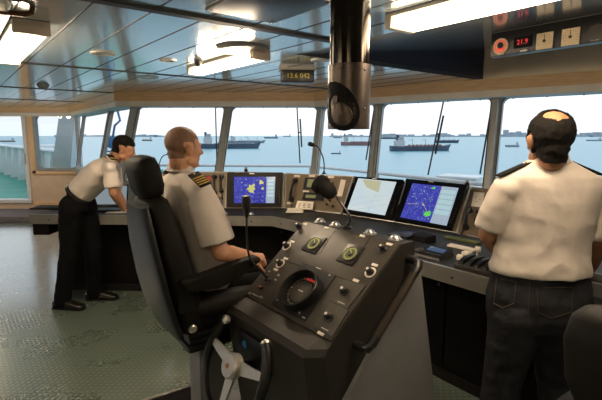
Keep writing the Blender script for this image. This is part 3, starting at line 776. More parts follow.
for (px, py) in ((545, 41), (571, 37)):
    c = gloc(px, py); w = .098
    gg = MB().box((c.x, -.005, c.z), (w, .01, w), .003).build('square_gauge', 'gauge_beige', t)
    m = MB()
    for k in range(11):
        an = R(-120 + 24 * k); m.box((c.x + .038 * math.sin(an), -.0105, c.z + .038 * math.cos(an)), (.002, .001, .006), M=Matrix.Rotation(an, 4, 'Y'))
    m.build('scale', 'black_plastic', gg)
    MB().box((c.x, -.0115, c.z + .018), (.003, .002, .045)).build('needle', 'black_plastic', gg)
    MB().lathe([(.009, -.010), (.009, -.014), (.001, -.014)], Matrix.Translation((c.x, 0, c.z)) @ RX @ Matrix.Scale(-1, 4, (0, 0, 1)), 14).build('hub', 'black_plastic', gg)
c = gloc(596, 33)
gg = MB().lathe([(.052, -.002), (.052, -.008), (.044, -.009), (.044, -.005), (.001, -.005)], Matrix.Translation((c.x, 0, c.z)) @ RX @ Matrix.Scale(-1, 4, (0, 0, 1)), 28).build('dark_dial', 'plate_dark', t)
for (px, py) in ((501, 56), (524, 51.5), (545, 49.5), (571, 45.5), (595, 43)):
    c = gloc(px, py); MB().box((c.x, -.003, max(c.z, .012)), (.045, .004, .010), .001).build('name_plate', 'label_white', t)

# hanging steel tube with a square mouthed speaker below
p = Y(349, 97, 1.72)
t = thing('ceiling_tube', 'dark steel tube hanging from the ceiling with a cut-away mouth at its end', 'steel tube', V((p.x, p.y, 0)))
rb = .5 * (Y(370, 97, 1.72).x - Y(328, 97, 1.72).x); rt = rb * .93
zb, zj = Y(349, 129, 1.72 - rb * .5).z, Y(349, 66, 1.72 - rb).z
MB().lathe([(rt, zj), (rt, CEIL - .02)], seg=48).build('upper_tube', 'black_gloss' if 'black_gloss' in MATS else 'tube_dark', t) if False else None
mat('tube_dark', (.03, .025, .02), .12, .8, .1, 3)
MB().lathe([(rt, zj - .01), (rt, CEIL - .002)], seg=48).build('upper_tube', 'tube_dark', t)
MB().lathe([(rt * 1.3, CEIL - .025), (rt * 1.3, CEIL - .002)], seg=40).build('ceiling_flange', 'brushed', t)
sl = MB().lathe([(rb, zb), (rb, zj - .008), (rb * 1.012, zj - .007), (rb * 1.012, zj + .012), (rt, zj + .014)], seg=64)
sl.build('sleeve', 'brushed', t, angle=40)
# mouth: dark oval opening with a curved scoop, facing the camera's left
mdir = V((-.62, -.78, 0)).normalized(); mx = V((-mdir.y, mdir.x, 0))
mz = Y(349, 107, 1.72).z
def on_tube(a, z, r): return V((mdir.x * math.cos(a) * r + mx.x * math.sin(a) * r, mdir.y * math.cos(a) * r + mx.y * math.sin(a) * r, z))
def lidpts(sc, r, dz=0, du=0):
    out = []
    for k in range(28):
        an = 2 * PI * k / 28; u = du + 1.10 * sc * math.cos(an) ; v = .082 * sc * math.sin(an)
        out.append(on_tube(u + .12 * math.sin(an), mz + dz + v - u * .034, r))
    return out
r0, r1, r2 = lidpts(1.0, rb * 1.004), lidpts(.97, rb * 1.03), lidpts(.9, rb * 1.01)
MB().ring_loft([r0, r1, r2, lidpts(.5, rb * .985 + .004)]).build('mouth', 'black_matte', t)
MB().ring_loft([lidpts(.48, rb * 1.03, -.022, .2), lidpts(.46, rb * 1.05, -.024, .2), lidpts(.32, rb * 1.06, -.026, .2), lidpts(.05, rb * 1.062, -.026, .2)]).build('scoop', 'brushed', t)
for px, py in ((364, 108), (364, 70), (336, 70)):
    q = Y(px, py, 1.72 - rb * .75); q = V((q.x - p.x, q.y - p.y, q.z)); rr_ = rb * 1.005; hq = V((q.x, q.y, 0)).normalized()
    MB().ball((hq.x * rr_, hq.y * rr_, q.z), .004, u=8, v=6).build('rivet', 'silver', t)

# ------------------------------------------------------------------ main console
DT, LT = .87, .92
F0, F05, F1, F2, F3, F4 = Z(29, 215, DT), Z(150, 216, DT), Z(272, 217, DT), Z(291, 221, DT), Z(423, 262, DT), Z(490, 280, DT)
F4 = F3 + (F4 - F3) * 2.9
L0, L1, L2, L3, L4 = Z(160, 208, LT), Z(283, 208, LT), Z(344, 214, LT), Z(396, 221, LT), Z(456, 232, LT)
L5 = L4 + (F4 - F3).normalized() * 1.05 + (L4 - L3).normalized() * .0
BkL = V((F0.x + .06, 5.0, DT)); BkR = V((F05.x, 5.0, DT))
def worktop(pairs, label):
    o = None; m = MB()
    for (f, b), (f2, b2) in zip(pairs, pairs[1:]):
        m.hull8([f - UP * .03, f2 - UP * .03, b2 - UP * .03, b - UP * .03], [f, f2, b2, b])
    t = thing('console_worktop', label, 'worktop', pairs[0][0]); org = pairs[0][0]
    w = m.build('worktop_slab', 'desk_top', t, smooth=False, origin=(0, 0, 0)); w.location = -org
    fp = [p[0] for p in pairs]; a = offset_poly(fp, .006); b = offset_poly(fp, -.018); m = MB()
    for i in range(len(fp) - 1):
        q = [a[i], a[i + 1], b[i + 1], b[i]]; m.hull8([V((p.x, p.y, DT - .088)) for p in q], [V((p.x, p.y, DT + .006)) for p in q])
    w = m.build('fascia', 'desk_edge', t, smooth=False); w.location = -org
    m = MB()
    for i in range(len(fp) - 1):
        L_ = (fp[i + 1] - fp[i]).length; n = inward(fp[i], fp[i + 1]); k = max(1, int(L_ / .34))
        for q in range(k):
            p = lerp(a[i], a[i + 1], (q + .5) / k); p = V((p.x, p.y, DT - .045)); m.tube([p - n * .001, p + n * .004], .008, 10)
    w = m.build('fascia_screws', 'gasket', t); w.location = -org; w['kind'] = 'stuff'
    return t
worktop([(F0, BkL), (F05, BkR)], 'dark console worktop with grey fascia where the man in black trousers leans')
worktop([(F05, L0), (F1, L1), (F2, lerp(L1, L2, .6)), (lerp(F2, F3, .5), L3), (F3, L4), (F4, L5)], 'long dark curved console worktop with grey fascia under the radar screens')
def base(pts, k, label, backd):
    a = offset_poly(pts, -k); b = offset_poly(pts, -backd); m = MB()
    for i in range(len(pts) - 1):
        q = [a[i], a[i + 1], b[i + 1], b[i]]; m.hull8([V((p.x, p.y, .0)) for p in q], [V((p.x, p.y, DT - .031)) for p in q])
    t = thing('console_cabinet', label, 'console cabinet', V((a[0].x, a[0].y, 0))); o = V((a[0].x, a[0].y, 0))
    w = m.build('cabinet_body', 'base_dark', t, smooth=False); w.location = -o
    m = MB(); c = offset_poly(pts, -k + .012)
    for i in range(len(pts) - 1):
        q = [c[i], c[i + 1], a[i + 1], a[i]]; m.hull8([V((p.x, p.y, .0)) for p in q], [V((p.x, p.y, .07)) for p in q])
    w = m.build('kick_plate', 'black_matte', t, smooth=False); w.location = -o
    for i in range(len(pts) - 1):       # door panels
        L_ = (a[i + 1] - a[i]).length; n = inward(pts[i], pts[i + 1]); q = max(1, int(L_ / .6)); x = (a[i + 1] - a[i]).normalized()
        for j in range(q):
            p = lerp(a[i], a[i + 1], (j + .5) / q); M_ = frame(V((p.x, p.y, .44)) - o, x, UP)
            d = MB(M_).box((0, -.006, 0), (L_ / q - .02, .012, .66), .003).build('cabinet_door', 'base_dark', t)
            MB(M_).tube([(L_ / q / 2 - .06, -.013, .22), (L_ / q / 2 - .06, -.02, .22)], .011, 10).build('latch', 'black_plastic', d)
base([F0 + V((.10, 0, 0)), F05], .30, 'dark console cabinet behind the legs of the man in black trousers', .7)
base([F05, F1, F2 + V((.03, -.03, 0))], .30, 'dark console cabinet between the captain chair and the helm stand', .38)
base([F3 + (F2 - F3) * .45, F3, F4], .26, 'dark console cabinet in front of the man in jeans', .6)
# left end block of the console
m = MB().box((F0.x + .085, F0.y + .38, DT - .15), (.16, .70, .12), .01); tag(m.build('console_end_block', 'base_dark'), 'dark overhanging end block under the left end of the left worktop', 'console end')

def panel(name, label, cat, bl, br, tl, tr, z0, z1, m='khaki_panel', depth=.16):
    a, b = Z(*bl, z0), Z(*br, z0)
    mid = Z((tl[0] + tr[0]) / 2, (tl[1] + tr[1]) / 2, z1); x = (b - a).normalized()
    up = mid - a; up = (up - x * up.dot(x)).normalized(); n = x.cross(up)
    M_ = Matrix((x, up, n)).transposed().to_4x4(); M_.translation = a
    t = thing(name, label, cat, M_)
    def L(px, py): q = PL(px, py, a, n); q = M_.inverted() @ q; return V((q.x, q.y, 0))
    q = [L(*bl), L(*br), L(*tr), L(*tl)]
    MB().hull8([p - V((0, 0, .028)) for p in q], q).build('panel_body', m, t, smooth=False)
    e = MB()
    for i in range(4):
        p0, p1 = q[i], q[(i + 1) % 4]
        if (p1 - p0).length > .02: e.tube([p0 + V((0, 0, -.004)), p1 + V((0, 0, -.004))], .006, 8)
    e.build('edge_trim', 'dull_silver', t)
    return t, L, M_
def quad(L, pts, z0, z1, name, m, parent, bev=0):
    q = [L(*p) for p in pts]; return MB().hull8([p + V((0, 0, z0)) for p in q], [p + V((0, 0, z1)) for p in q]).build(name, m, parent, smooth=False)
def sub(q, u0, u1, v0, v1):
    f = lambda u, v: lerp(lerp(q[0], q[1], u), lerp(q[3], q[2], u), v); return [f(u0, v0), f(u1, v0), f(u1, v1), f(u0, v1)]
def monitor(L, M_, bez, scr, kind, label, split):
    """bez, scr: corners bl, br, tr, tl in the photograph"""
    B = [L(*p) for p in bez]; S = [L(*p) for p in scr]
    t = thing('radar_monitor' if kind == 'radar' else 'chart_monitor', label, 'monitor', M_)
    MB().hull8([p + V((0, 0, .001)) for p in B], [p * 1 + V((0, 0, .030)) for p in B]).build('bezel', 'bezel', t, smooth=False)
    up = V((0, 0, .031)); w = .0015
    def face(u0, u1, v0, v1, nm, m, dz=0, par=None):
        q = sub(S, u0, u1, v0, v1); return MB().hull8([p + up + V((0, 0, dz)) for p in q], [p + up + V((0, 0, w + dz)) for p in q]).build(nm, m, par or t, smooth=False)
    if kind == 'radar':
        sc = face(0, split, 0, 1, 'screen', 'screen_radar'); sd = face(split, 1, 0, 1, 'data_column', 'screen_side')
        for k in range(5): face(split + .03, .97, .80 - k * .14, .90 - k * .14, 'data_box', 'screen_cyan', .0016, sd)
    else:
        sc = face(0, 1, 0, 1, 'screen', 'screen_chart')
        q = sub(S, 0, 1, 0, 1); f = lambda u, v: lerp(lerp(S[0], S[1], u), lerp(S[3], S[2], u), v) + up + V((0, 0, w))
        p = [f(.12, .97), f(.62, .97), f(.66, .62), f(.40, .70), f(.30, .74)]
        MB().hull8(p, [x + V((0, 0, .0008)) for x in p]).build('chart_land', 'chart_sand', sc, smooth=False)
        for a, b in (((.05, .35), (.9, .55)), ((.1, .15), (.8, .42)), ((.3, .05), (.95, .30)), ((.55, .05), (.65, .95))):
            MB().tube([f(*a), f(*b)], .0012, 4).build('chart_line', 'screen_side', sc)
    bw = MB()
    for k in range(6):
        q = lerp(B[1], B[2], .12 + .06 * k) + (B[0] - B[1]).normalized() * .018; bw.box((q.x, q.y, .032), (.010, .010, .006), .002)
    bw.build('button_row', 'plate_dark', t)
    q = lerp(B[3], B[2], .45); MB().box((q.x, q.y - .012, .031), (.05, .012, .003)).build('badge', 'label_white', t)
    return t, S, sc
# U0 .. U5
t, L, M_ = panel('instrument_panel', 'khaki instrument panel with handsets just right of the captain', 'instrument panel', (160, 208), (225, 208), (163, 172), (227, 172), LT, 1.27)
U0 = t
quad(L, [(204, 190), (212, 190), (212, 176), (204, 176)], 0, .012, 'meter', 'plate_dark', t)
quad(L, [(207, 180.5), (211, 180.5), (211, 177), (207, 177)], .012, .014, 'red_lamp', 'red_dim', t)
quad(L, [(204, 204), (212, 204), (212, 193), (204, 193)], 0, .010, 'meter', 'plate_dark', t)
def handset(L, M_, pxa, pya, pxb, pyb, label, w=.05):
    a, b = L(pxa, pya), L(pxb, pyb); h = thing('telephone_handset', label, 'handset', M_)
    m = a.lerp(b, .5); d = (b - a)
    MB().tube([a + V((0, 0, .03)), a + d * .2 + V((0, 0, .045)), m + V((0, 0, .052)), a + d * .8 + V((0, 0, .045)), b + V((0, 0, .03))], [.014, .013, .011, .013, .014], 10).build('grip', 'black_plastic', h)
    for q in (a, b): MB().lathe([(.001, .0), (.024, .001), (.024, .025), (.014, .045), (.001, .046)], Matrix.Translation(q), 14).build('cup', 'black_plastic', h)
    pts = []
    for k in range(50):
        an = k * 1.3; pts.append(b + V((.008 * math.cos(an) + .02 * k / 50, -.002 * k + .008 * math.sin(an) * .3, .02 + .008 * math.sin(an))))
    MB().tube(pts, .002, 5).build('cord', 'black_plastic', h)
handset(L, M_, 215, 177, 215, 193, 'black telephone handset on the panel left of the left radar, nearer the captain')
handset(L, M_, 221.5, 177, 221.5, 191, 'black telephone handset beside the left edge of the left radar')
quad(L, [(213, 205), (223, 205), (223, 197), (213, 197)], 0, .01, 'keypad', 'black_plastic', t)

t, L, M_ = panel('monitor_console', 'console housing under the left radar screen', 'console housing', (226, 208), (284, 208), (227, 172), (284, 173), LT, 1.27)
mt, S, sc = monitor(L, M_, [(227, 206.5), (281, 206.5), (282.5, 173), (227.5, 173)], [(234.5, 203.5), (274.5, 203.5), (275.5, 177.5), (234.5, 177.5)], 'radar', 'left radar screen, blue with a yellow-green cluster, beside the captain', .79)
# echoes
def blob(S, u, v, r, m, sc, n=9, zz=.0335, irregular=.5, seed=1):
    rnd = random.Random(seed); c = lerp(lerp(S[0], S[1], u), lerp(S[3], S[2], u), v); p = []
    for k in range(n * 2): a = PI * k / n; rr = r * (1 - irregular * rnd.random()); p.append(c + V((rr * math.cos(a), rr * math.sin(a), zz)))
    MB().hull8(p, [x + V((0, 0, .0006)) for x in p]).build('radar_echo', m, sc, smooth=False)
blob(S, .42, .52, .05, 'screen_yellow', sc, seed=3); blob(S, .47, .66, .022, 'screen_yellow', sc, seed=4); blob(S, .66, .80, .03, 'screen_yellow', sc, seed=5); blob(S, .70, .55, .018, 'screen_yellow', sc, seed=6)
for k in range(14): blob(S, random.uniform(.05, .75), random.uniform(.08, .92), .006, 'screen_cyan', sc, 4, seed=k + 20)

t, L, M_ = panel('instrument_panel', 'khaki instrument panel between the left radar and the chart screen', 'instrument panel', (285, 208), (341, 213.5), (286, 173.5), (353, 176.5), LT, 1.27)
quad(L, [(304, 188.5), (325, 189.5), (328, 178.5), (306, 177.5)], 0, .018, 'receiver', 'black_plastic', t)
quad(L, [(307.5, 187), (321, 187.7), (323.5, 179.8), (309, 179)], .018, .020, 'receiver_screen', 'lcd_olive', t)
quad(L, [(303, 199.5), (323, 200.5), (325, 193), (305, 192)], 0, .018, 'receiver', 'black_plastic', t)
quad(L, [(306, 197.5), (316, 198), (317, 195), (307, 194.5)], .018, .020, 'receiver_screen', 'lcd_olive', t)
quad(L, [(337, 196), (342, 196.5), (346, 180), (341, 179.5)], 0, .002, 'notice', 'label_white', t)
for (x, y) in ((297, 176), (312, 175.8), (331, 177), (306, 191.3), (290, 203)): quad(L, [(x - 3, y + 1), (x + 3, y + 1.2), (x + 3, y - .8), (x - 3, y - 1)], 0, .002, 'label_plate', 'label_white', t)
for (x, y) in ((322.5, 197), (318.5, 197.5), (327, 186), (330, 200), (327, 204), (333, 206)):
    p = L(x, y); MB().lathe([(.011, 0), (.011, .018), (.008, .022), (.001, .022)], Matrix.Translation(p), 14).build('control_knob', 'black_plastic', t)
p = L(330, 188); MB().box((p.x, p.y, .008), (.07, .12, .016), .004).build('speaker_grille', 'plate_dark', t)
handset(L, M_, 296, 180, 292, 199, 'black telephone handset on the panel right of the left radar')
# leaning card and stack of booklets on the desk
pc = thing('note_card', 'white printed card leaning on the panel above the cream booklets', 'card', M_)
q = [L(296.5, 208.5), L(314, 209.5), L(315, 201.5), L(299, 200.5)]
MB().hull8([p + V((0, 0, .026)) for p in q], [p + V((0, 0, .028)) for p in q]).build('card', 'paper', pc, smooth=False)
m = MB()
for k in range(3):
    for s_ in range(3): c = lerp(lerp(q[0], q[3], .25 + .2 * k), lerp(q[1], q[2], .25 + .2 * k), .2 + .28 * s_); m.box((c.x, c.y, .0285), (.026, .005, .001))
m.build('print_lines', 'plate_dark', pc)['kind'] = 'stuff'
c = Z(295, 212, LT - .012)
for k in range(3):
    bk = MB(frame(V((c.x, c.y, LT - .018 + .011 + .011 * k)), (1, -.10 + .05 * k, 0), UP)).box((0, 0, 0), (.165 - .01 * k, .105, .010), .002)
    tag(bk.build('booklet', 'paper'), ['cream booklet at the bottom of the small stack left of the helm stand', 'cream booklet in the middle of the small stack left of the helm stand', 'cream booklet on top of the small stack left of the helm stand'][k], 'booklet', 'booklets stacked on the worktop')

t, L, M_ = panel('monitor_console', 'console housing under the chart screen', 'console housing', (343, 214), (394, 221.5), (354, 178.5), (405, 182), LT, 1.22)
monitor(L, M_, [(344, 213.5), (393, 221), (404.5, 182), (355, 178.5)], [(348.5, 211.5), (386, 217.8), (397.5, 184.5), (359.5, 180.5)], 'chart', 'chart screen with pale sea chart in the middle of the console', 1)
t, L, M_ = panel('monitor_console', 'console housing under the right radar screen', 'console housing', (395, 221.7), (456, 232.5), (406.5, 180.5), (470, 186.5), LT, 1.22)
mt, S, sc = monitor(L, M_, [(395, 221.5), (452, 231.5), (468, 187.5), (407, 181)], [(401.5, 220), (447.5, 228.8), (459.5, 191), (413.5, 186)], 'radar', 'right radar screen, blue with a green patch, beside the man in jeans', .66)
blob(S, .55, .20, .040, 'screen_green', sc, seed=8); blob(S, .50, .92, .02, 'screen_green', sc, seed=9); blob(S, .40, .42, .012, 'screen_yellow', sc, seed=10)
for k in range(26): blob(S, random.uniform(.04, .62), random.uniform(.06, .94), .006, random.choice(['screen_cyan', 'screen_green', 'screen_yellow']), sc, 4, seed=k + 60)
f = lambda u, v: lerp(lerp(S[0], S[1], u), lerp(S[3], S[2], u), v) + V((0, 0, .034))
MB().tube([f(.05, .38), f(.30, .42)], .0015, 4).tube([f(.55, .22), f(.37, .48)], .0015, 4).build('heading_line', 'screen_yellow', sc)

t, L, M_ = panel('instrument_panel', 'khaki instrument panel half hidden by the left arm of the man in jeans', 'instrument panel', (457, 233), (560, 253), (471, 187), (578, 197), LT, 1.20)
quad(L, [(471, 206), (482, 207.5), (484.5, 193), (474, 192)], 0, .003, 'notice', 'paper', t)
m = MB()
for (x, y) in ((476, 198), (480, 200), (477, 202)): p = L(x, y); m.box((p.x, p.y, .0035), (.012, .008, .001))
m.build('notice_marks', 'orange_mark', t)
handset(L, M_, 470, 212, 466, 229, 'black telephone handset right of the right radar screen')
for (x, y) in ((478, 213), (484, 216), (476, 221), (483, 224)):
    p = L(x, y); MB().lathe([(.014, 0), (.014, .02), (.01, .026), (.001, .026)], Matrix.Translation(p), 14).build('control_knob', 'black_plastic', t)

# housing behind the sloping panels up to the window sill
tops = [Z(160, 172, 1.26), Z(284, 172.6, 1.26), Z(353, 176.5, 1.25), Z(354, 179, 1.22), Z(405, 181.5, 1.22), Z(470, 187, 1.21), Z(578, 197.5, 1.20)]
bots = [L0, L1, L2, L2, L3, L4, lerp(L4, L5, .95)]
m = MB()
for i in range(len(tops) - 1):
    a, b = tops[i], tops[i + 1]
    if (b - a).length < .05 or i == 2: continue
    n = V((-(b - a).y, (b - a).x, 0)).normalized(); s_ = .16
    m.hull8([V((a.x, a.y, 0)) + n * .03, V((b.x, b.y, 0)) + n * .03, V((b.x, b.y, 0)) + n * (.03 + s_), V((a.x, a.y, 0)) + n * (.03 + s_)],
            [V((a.x, a.y, a.z - .015)) + n * .03, V((b.x, b.y, b.z - .015)) + n * .03, V((b.x, b.y, b.z - .03)) + n * (.03 + s_), V((a.x, a.y, a.z - .03)) + n * (.03 + s_)])
tag(m.build('console_backbone', 'khaki_panel', smooth=False), 'khaki upright casing behind the sloping console panels under the windows', 'console casing')

# small items
def dome(p, r, name, label, cat, par=None, m='silver', grp=None):
    t = thing(name, label, cat, p, grp) if par is None else None
    MB().lathe([(r * 1.15, 0), (r * 1.15, .004), (r * .9, .007)], seg=20).build('base_ring', 'dull_silver', t)
    MB().lathe([(r * .9, .005), (r * .75, .014), (r * .4, .022), (.001, .024)], seg=20).build('dome', m, t); return t
def on_desk(px, py, lift=.0):      # point on the sloping worktop
    a_, b_, c_ = (F3, F4, L5) if px > 400 else ((lerp(F2, F3, .5), F3, L3) if px > 300 else (F05, F1, L1))
    n = (b_ - a_).cross(c_ - a_).normalized(); p = PL(px, py, a_, n); return p + UP * lift
dome(on_desk(225, 214), .028, 'desk_button', 'round silver push light on the desk left of the microphone under the left radar', 'desk light', grp='round lights on the desk')
dome(on_desk(251, 214.5), .028, 'desk_button', 'round silver push light on the desk right of the microphone under the left radar', 'desk light', grp='round lights on the desk')
def top_knob(px, py, z, label):
    p = Z(px, py, z); t = thing('sensor_knob', label, 'knob', p)
    MB().lathe([(.020, -.03), (.020, .02), (.014, .025), (.014, .045), (.001, .047)], seg=16).build('body', 'black_plastic', t); MB().lathe([(.0145, .03), (.0145, .044), (.001, .048)], seg=16).build('cap', 'dull_silver', t)
top_knob(246, 171.5, 1.26, 'small black knob standing on top of the console above the left radar')
top_knob(467, 185.5, 1.20, 'small black knob standing on top of the console above the right radar')
# gooseneck lamps and microphones
def gooseneck(pts, rad, name, label, cat, head, hm='black_plastic'):
    t = thing(name, label, cat, pts[0]); loc = [p - pts[0] for p in pts]
    # Catmull-Rom
    q = []
    P_ = [loc[0] * 2 - loc[1]] + loc + [loc[-1] * 2 - loc[-2]]
    for i in range(1, len(P_) - 2):
        for k in range(8):
            u = k / 8; a, b, c, d = P_[i - 1], P_[i], P_[i + 1], P_[i + 2]
            q.append(.5 * ((2 * b) + (c - a) * u + (2 * a - 5 * b + 4 * c - d) * u * u + (3 * b - a - 3 * c + d) * u ** 3))
    q.append(loc[-1]); MB().tube(q, rad, 8).build('gooseneck', 'black_plastic', t)
    MB().lathe([(rad * 4, 0), (rad * 4, .006), (rad * 2, .014), (rad * 1.4, .03)], seg=18).build('base', 'black_plastic', t)
    d = (q[-1] - q[-2]).normalized(); M_ = frame(q[-1], d.orthogonal(), d)
    MB(M_).lathe(head, seg=20).build('head', hm, t); return t
a = Z(324, 174, 1.26)
gooseneck([a, a + UP * .10 + V((0, .0, 0)), Y(322.5, 156, a.y - .02), Y(318, 147, a.y - .05), Y(313, 145, a.y - .08)], .006, 'reading_lamp', 'thin gooseneck lamp standing before the corner post left of the steel tube', 'lamp', [(.001, -.01), (.018, -.005), (.022, .03), (.02, .05), (.001, .05)])
a = Z(160, 173, 1.26)
gooseneck([a, Y(159, 166, a.y - .02), Y(162, 157, a.y - .04), Y(168, 154, a.y - .06)], .005, 'reading_lamp', 'thin gooseneck lamp seen between the chair headrest and the captain', 'lamp', [(.001, -.01), (.016, -.005), (.02, .03), (.001, .04)])

# things on the worktop right of the helm stand
def desk_frame(px, py, lift=0.0, xdir=None): p = on_desk(px, py, lift); return frame(p, xdir or -D2, (F4 - F3).cross(L5 - F3).normalized() if (F4 - F3).cross(L5 - F3).z > 0 else -(F4 - F3).cross(L5 - F3).normalized())
t = thing('trackball_unit', 'black control unit with small blue display on the right worktop', 'control unit', desk_frame(432, 254.5, .0) @ Matrix.Scale(.82, 4))
MB().hull8([(-.14, -.10, 0), (.14, -.10, 0), (.14, .09, 0), (-.14, .09, 0)], [(-.13, -.09, .015), (.13, -.09, .015), (.13, .08, .05), (-.13, .08, .05)]).build('unit_body', 'black_plastic', t, smooth=False)
MT = Matrix.Translation((.03, .02, .041)) @ Matrix.Rotation(R(11.6), 4, 'X'); mat('lcd_blue', (.02, .03, .06), .15, emit=(.10, .16, .28), estr=.5)
MB(MT).box((0, 0, 0), (.15, .06, .004), .001).build('display', 'lcd_blue', t)
MB(Matrix.Translation((-.08, -.05, .028)) @ Matrix.Rotation(R(11.6), 4, 'X')).lathe([(.035, 0), (.035, .008), (.026, .012), (.001, .014)], seg=22).build('dial', 'plate_dark', t)
m = MB()
for k in range(5): m.box((-.03 + .035 * k, -.055, .026), (.022, .014, .008), .002)
m.build('key_row', 'plate_dark', t)
def flat(px, py, w, d, h, name, label, cat, m, ang=0, lift=0):
    t = MB(desk_frame(px, py, lift) @ Matrix.Rotation(R(ang), 4, 'Z')).box((0, 0, h / 2), (w, d, h), min(h * .3, .004)); return tag(t.build(name, m), label, cat)
flat(462, 248.5, .20, .05, .014, 'label_strip', 'long white label strip on the right worktop beside the control unit', 'label strip', 'label_white')
flat(403, 236, .17, .16, .02, 'keyboard', 'black keyboard on the worktop below the chart screen', 'keyboard', 'black_plastic', 5)
flat(424, 241, .14, .10, .05, 'document_tray', 'black tray of folders on the worktop below the right radar', 'tray', 'black_matte', -14)
mat('olive_pad', (.10, .12, .035), .6, 0, .15, 30)
flat(462, 240.5, .26, .05, .012, 'writing_pad', 'olive green ruler pad lying against the console right of the right radar', 'pad', 'olive_pad', 0)
t = thing('engine_telegraph', 'engine telegraph with curved black ribs and white levers before the man in jeans', 'engine telegraph', desk_frame(484, 268, 0))
MB().box((0, 0, .012), (.26, .22, .024), .006).build('telegraph_base', 'plate_dark', t)
for k in range(5):
    x = -.10 + .05 * k; pts = [(x, .095 * math.cos(a_), .02 + .034 * math.sin(a_)) for a_ in [PI * q / 12 for q in range(13)]]
    MB().hull8([(p[0] - .014, p[1], p[2]) for p in pts], [(p[0] + .014, p[1], p[2]) for p in pts]).build('quadrant', 'black_shell', t, smooth=True, angle=30)
for k, x in enumerate((-.075, .025)):
    MB().tube([(x, .05, .04), (x, .06, .075)], .007, 8).build('lever', 'silver', t); MB().box((x, .062, .085), (.035, .02, .03), .006).build('lever_grip', 'label_white', t)
flat(467, 256, .05, .05, .03, 'key_block', 'small cream push button block beside the engine telegraph', 'button block', 'label_white', 0)
flat(460, 259.5, .035, .035, .03, 'key_block', 'smaller cream block near the worktop edge left of the engine telegraph', 'button block', 'label_white', 10)
# open bins at the far right
t = thing('storage_bin', 'grey edged open bins on the worktop at the right edge of the photo', 'bin', desk_frame(598, 292, 0))
for x in (-.02, .16):
    for (cx_, cy_, w_, d_) in ((0, -.07, .17, .012), (0, .07, .17, .012), (-.08, 0, .012, .15), (.08, 0, .012, .15)): MB().box((x + cx_, cy_, .035), (w_, d_, .07), .003).build('bin_wall', 'desk_edge', t)
    MB().box((x, 0, .004), (.16, .14, .006)).build('bin_floor', 'black_matte', t)
# things on the left worktop
dl = lambda px, py, z=DT: Z(px, py, z)
p = dl(107, 210); lf = frame(V((p.x, p.y, DT)), (1, .05, 0), UP)
t = thing('laptop', 'dark laptop with pale screen under the leaning man in white shirt', 'laptop', lf)
MB().box((0, -.02, .012), (.36, .24, .02), .004).build('keyboard_deck', 'black_plastic', t)
TL_ = Matrix.Translation((0, .10, .02)) @ Matrix.Rotation(R(-18), 4, 'X')
MB(TL_).box((0, .004, .12), (.36, .010, .24), .003).build('lid', 'black_plastic', t)
mat('laptop_screen', (.01, .01, .01), .3, emit=(.40, .50, .56), estr=.55); MB(TL_).box((0, -.002, .125), (.33, .003, .20)).build('screen', 'laptop_screen', t)
p = dl(121, 212); tag(MB(frame(V((p.x, p.y, DT + .004)), (1, .1, 0), UP)).box((0, 0, 0), (.26, .16, .006), .001).build('paper_sheets', 'paper'), 'white papers under the hand of the leaning man', 'papers')
p = dl(55, 208); tag(MB(frame(V((p.x, p.y, DT + .008)), (1, 0, 0), UP)).box((0, 0, 0), (.42, .22, .014), .003).build('chart_folder', 'black_matte'), 'dark folder lying on the left end of the left worktop', 'folder')
# sill box near the wing window
p = Y(58, 178, 5.6)

# ------------------------------------------------------------------ helm stand
HT = 1.15
TLp, TRp = Z(299, 222, HT), Z(407, 243, HT)
he1 = (TLp.dot(D1) + TRp.dot(D1)) / 2; eL = TLp.dot(D2); eR = TRp.dot(D2) ; W = eL - eR
al = R(40); SL = .552
# local helm frame: x along -D2 (to the right when standing at the wheel), y along D1 (forward), origin on the floor under the top left corner
HM = frame(E(he1, eL, 0), -D2, UP); HI = HM.inverted()
PN = (HM.to_3x3() @ V((0, -math.sin(al), math.cos(al)))).normalized(); P0_ = HM @ V((0, 0, HT))
helm = thing('helm_console', 'black steering console with sloping gauge panel in the foreground', 'steering console', HM)
yb, zb2 = -SL * math.cos(al), HT - SL * math.sin(al)
yr, zr_ = yb - .085, zb2 - .030       # front ridge after the shallow lip
prof = [(0, HT), (yb, zb2), (yr, zr_), (yr - .02, zr_ - .03), (yr + .07, .10), (yr + .07, .0), (.10, 0), (.10, HT - .02), (.09, HT)]
ch = .075
def hp(x, p, inset=0): return V((x, p[0], p[1]))
# body with chamfered right front corner
m = MB(); n_ = len(prof)
r0 = [hp(0, p) for p in prof]
r1 = [hp(W - ch * .9 if i in (2, 3, 4, 5) else W, p) for i, p in enumerate(prof)]
m.ring_loft([r0, [hp(W - ch * .9, p) for p in prof], [V((W, p[0] if i not in (2, 3, 4, 5) else p[0] + .06, p[1] + (.01 if i in (2, 3) else 0))) for i, p in enumerate(prof)]])
m.build('console_body', 'panel_front', helm, smooth=False)
MP = Matrix.Translation((0, 0, HT)) @ Matrix.Rotation(al, 4, 'X')      # panel space: x right, y up the slope, z out
PW = HM @ MP; PI_ = PW.inverted()
def pp(px, py): q = PI_ @ PL(px, py, P0_, PN); return V((q.x, q.y, 0))
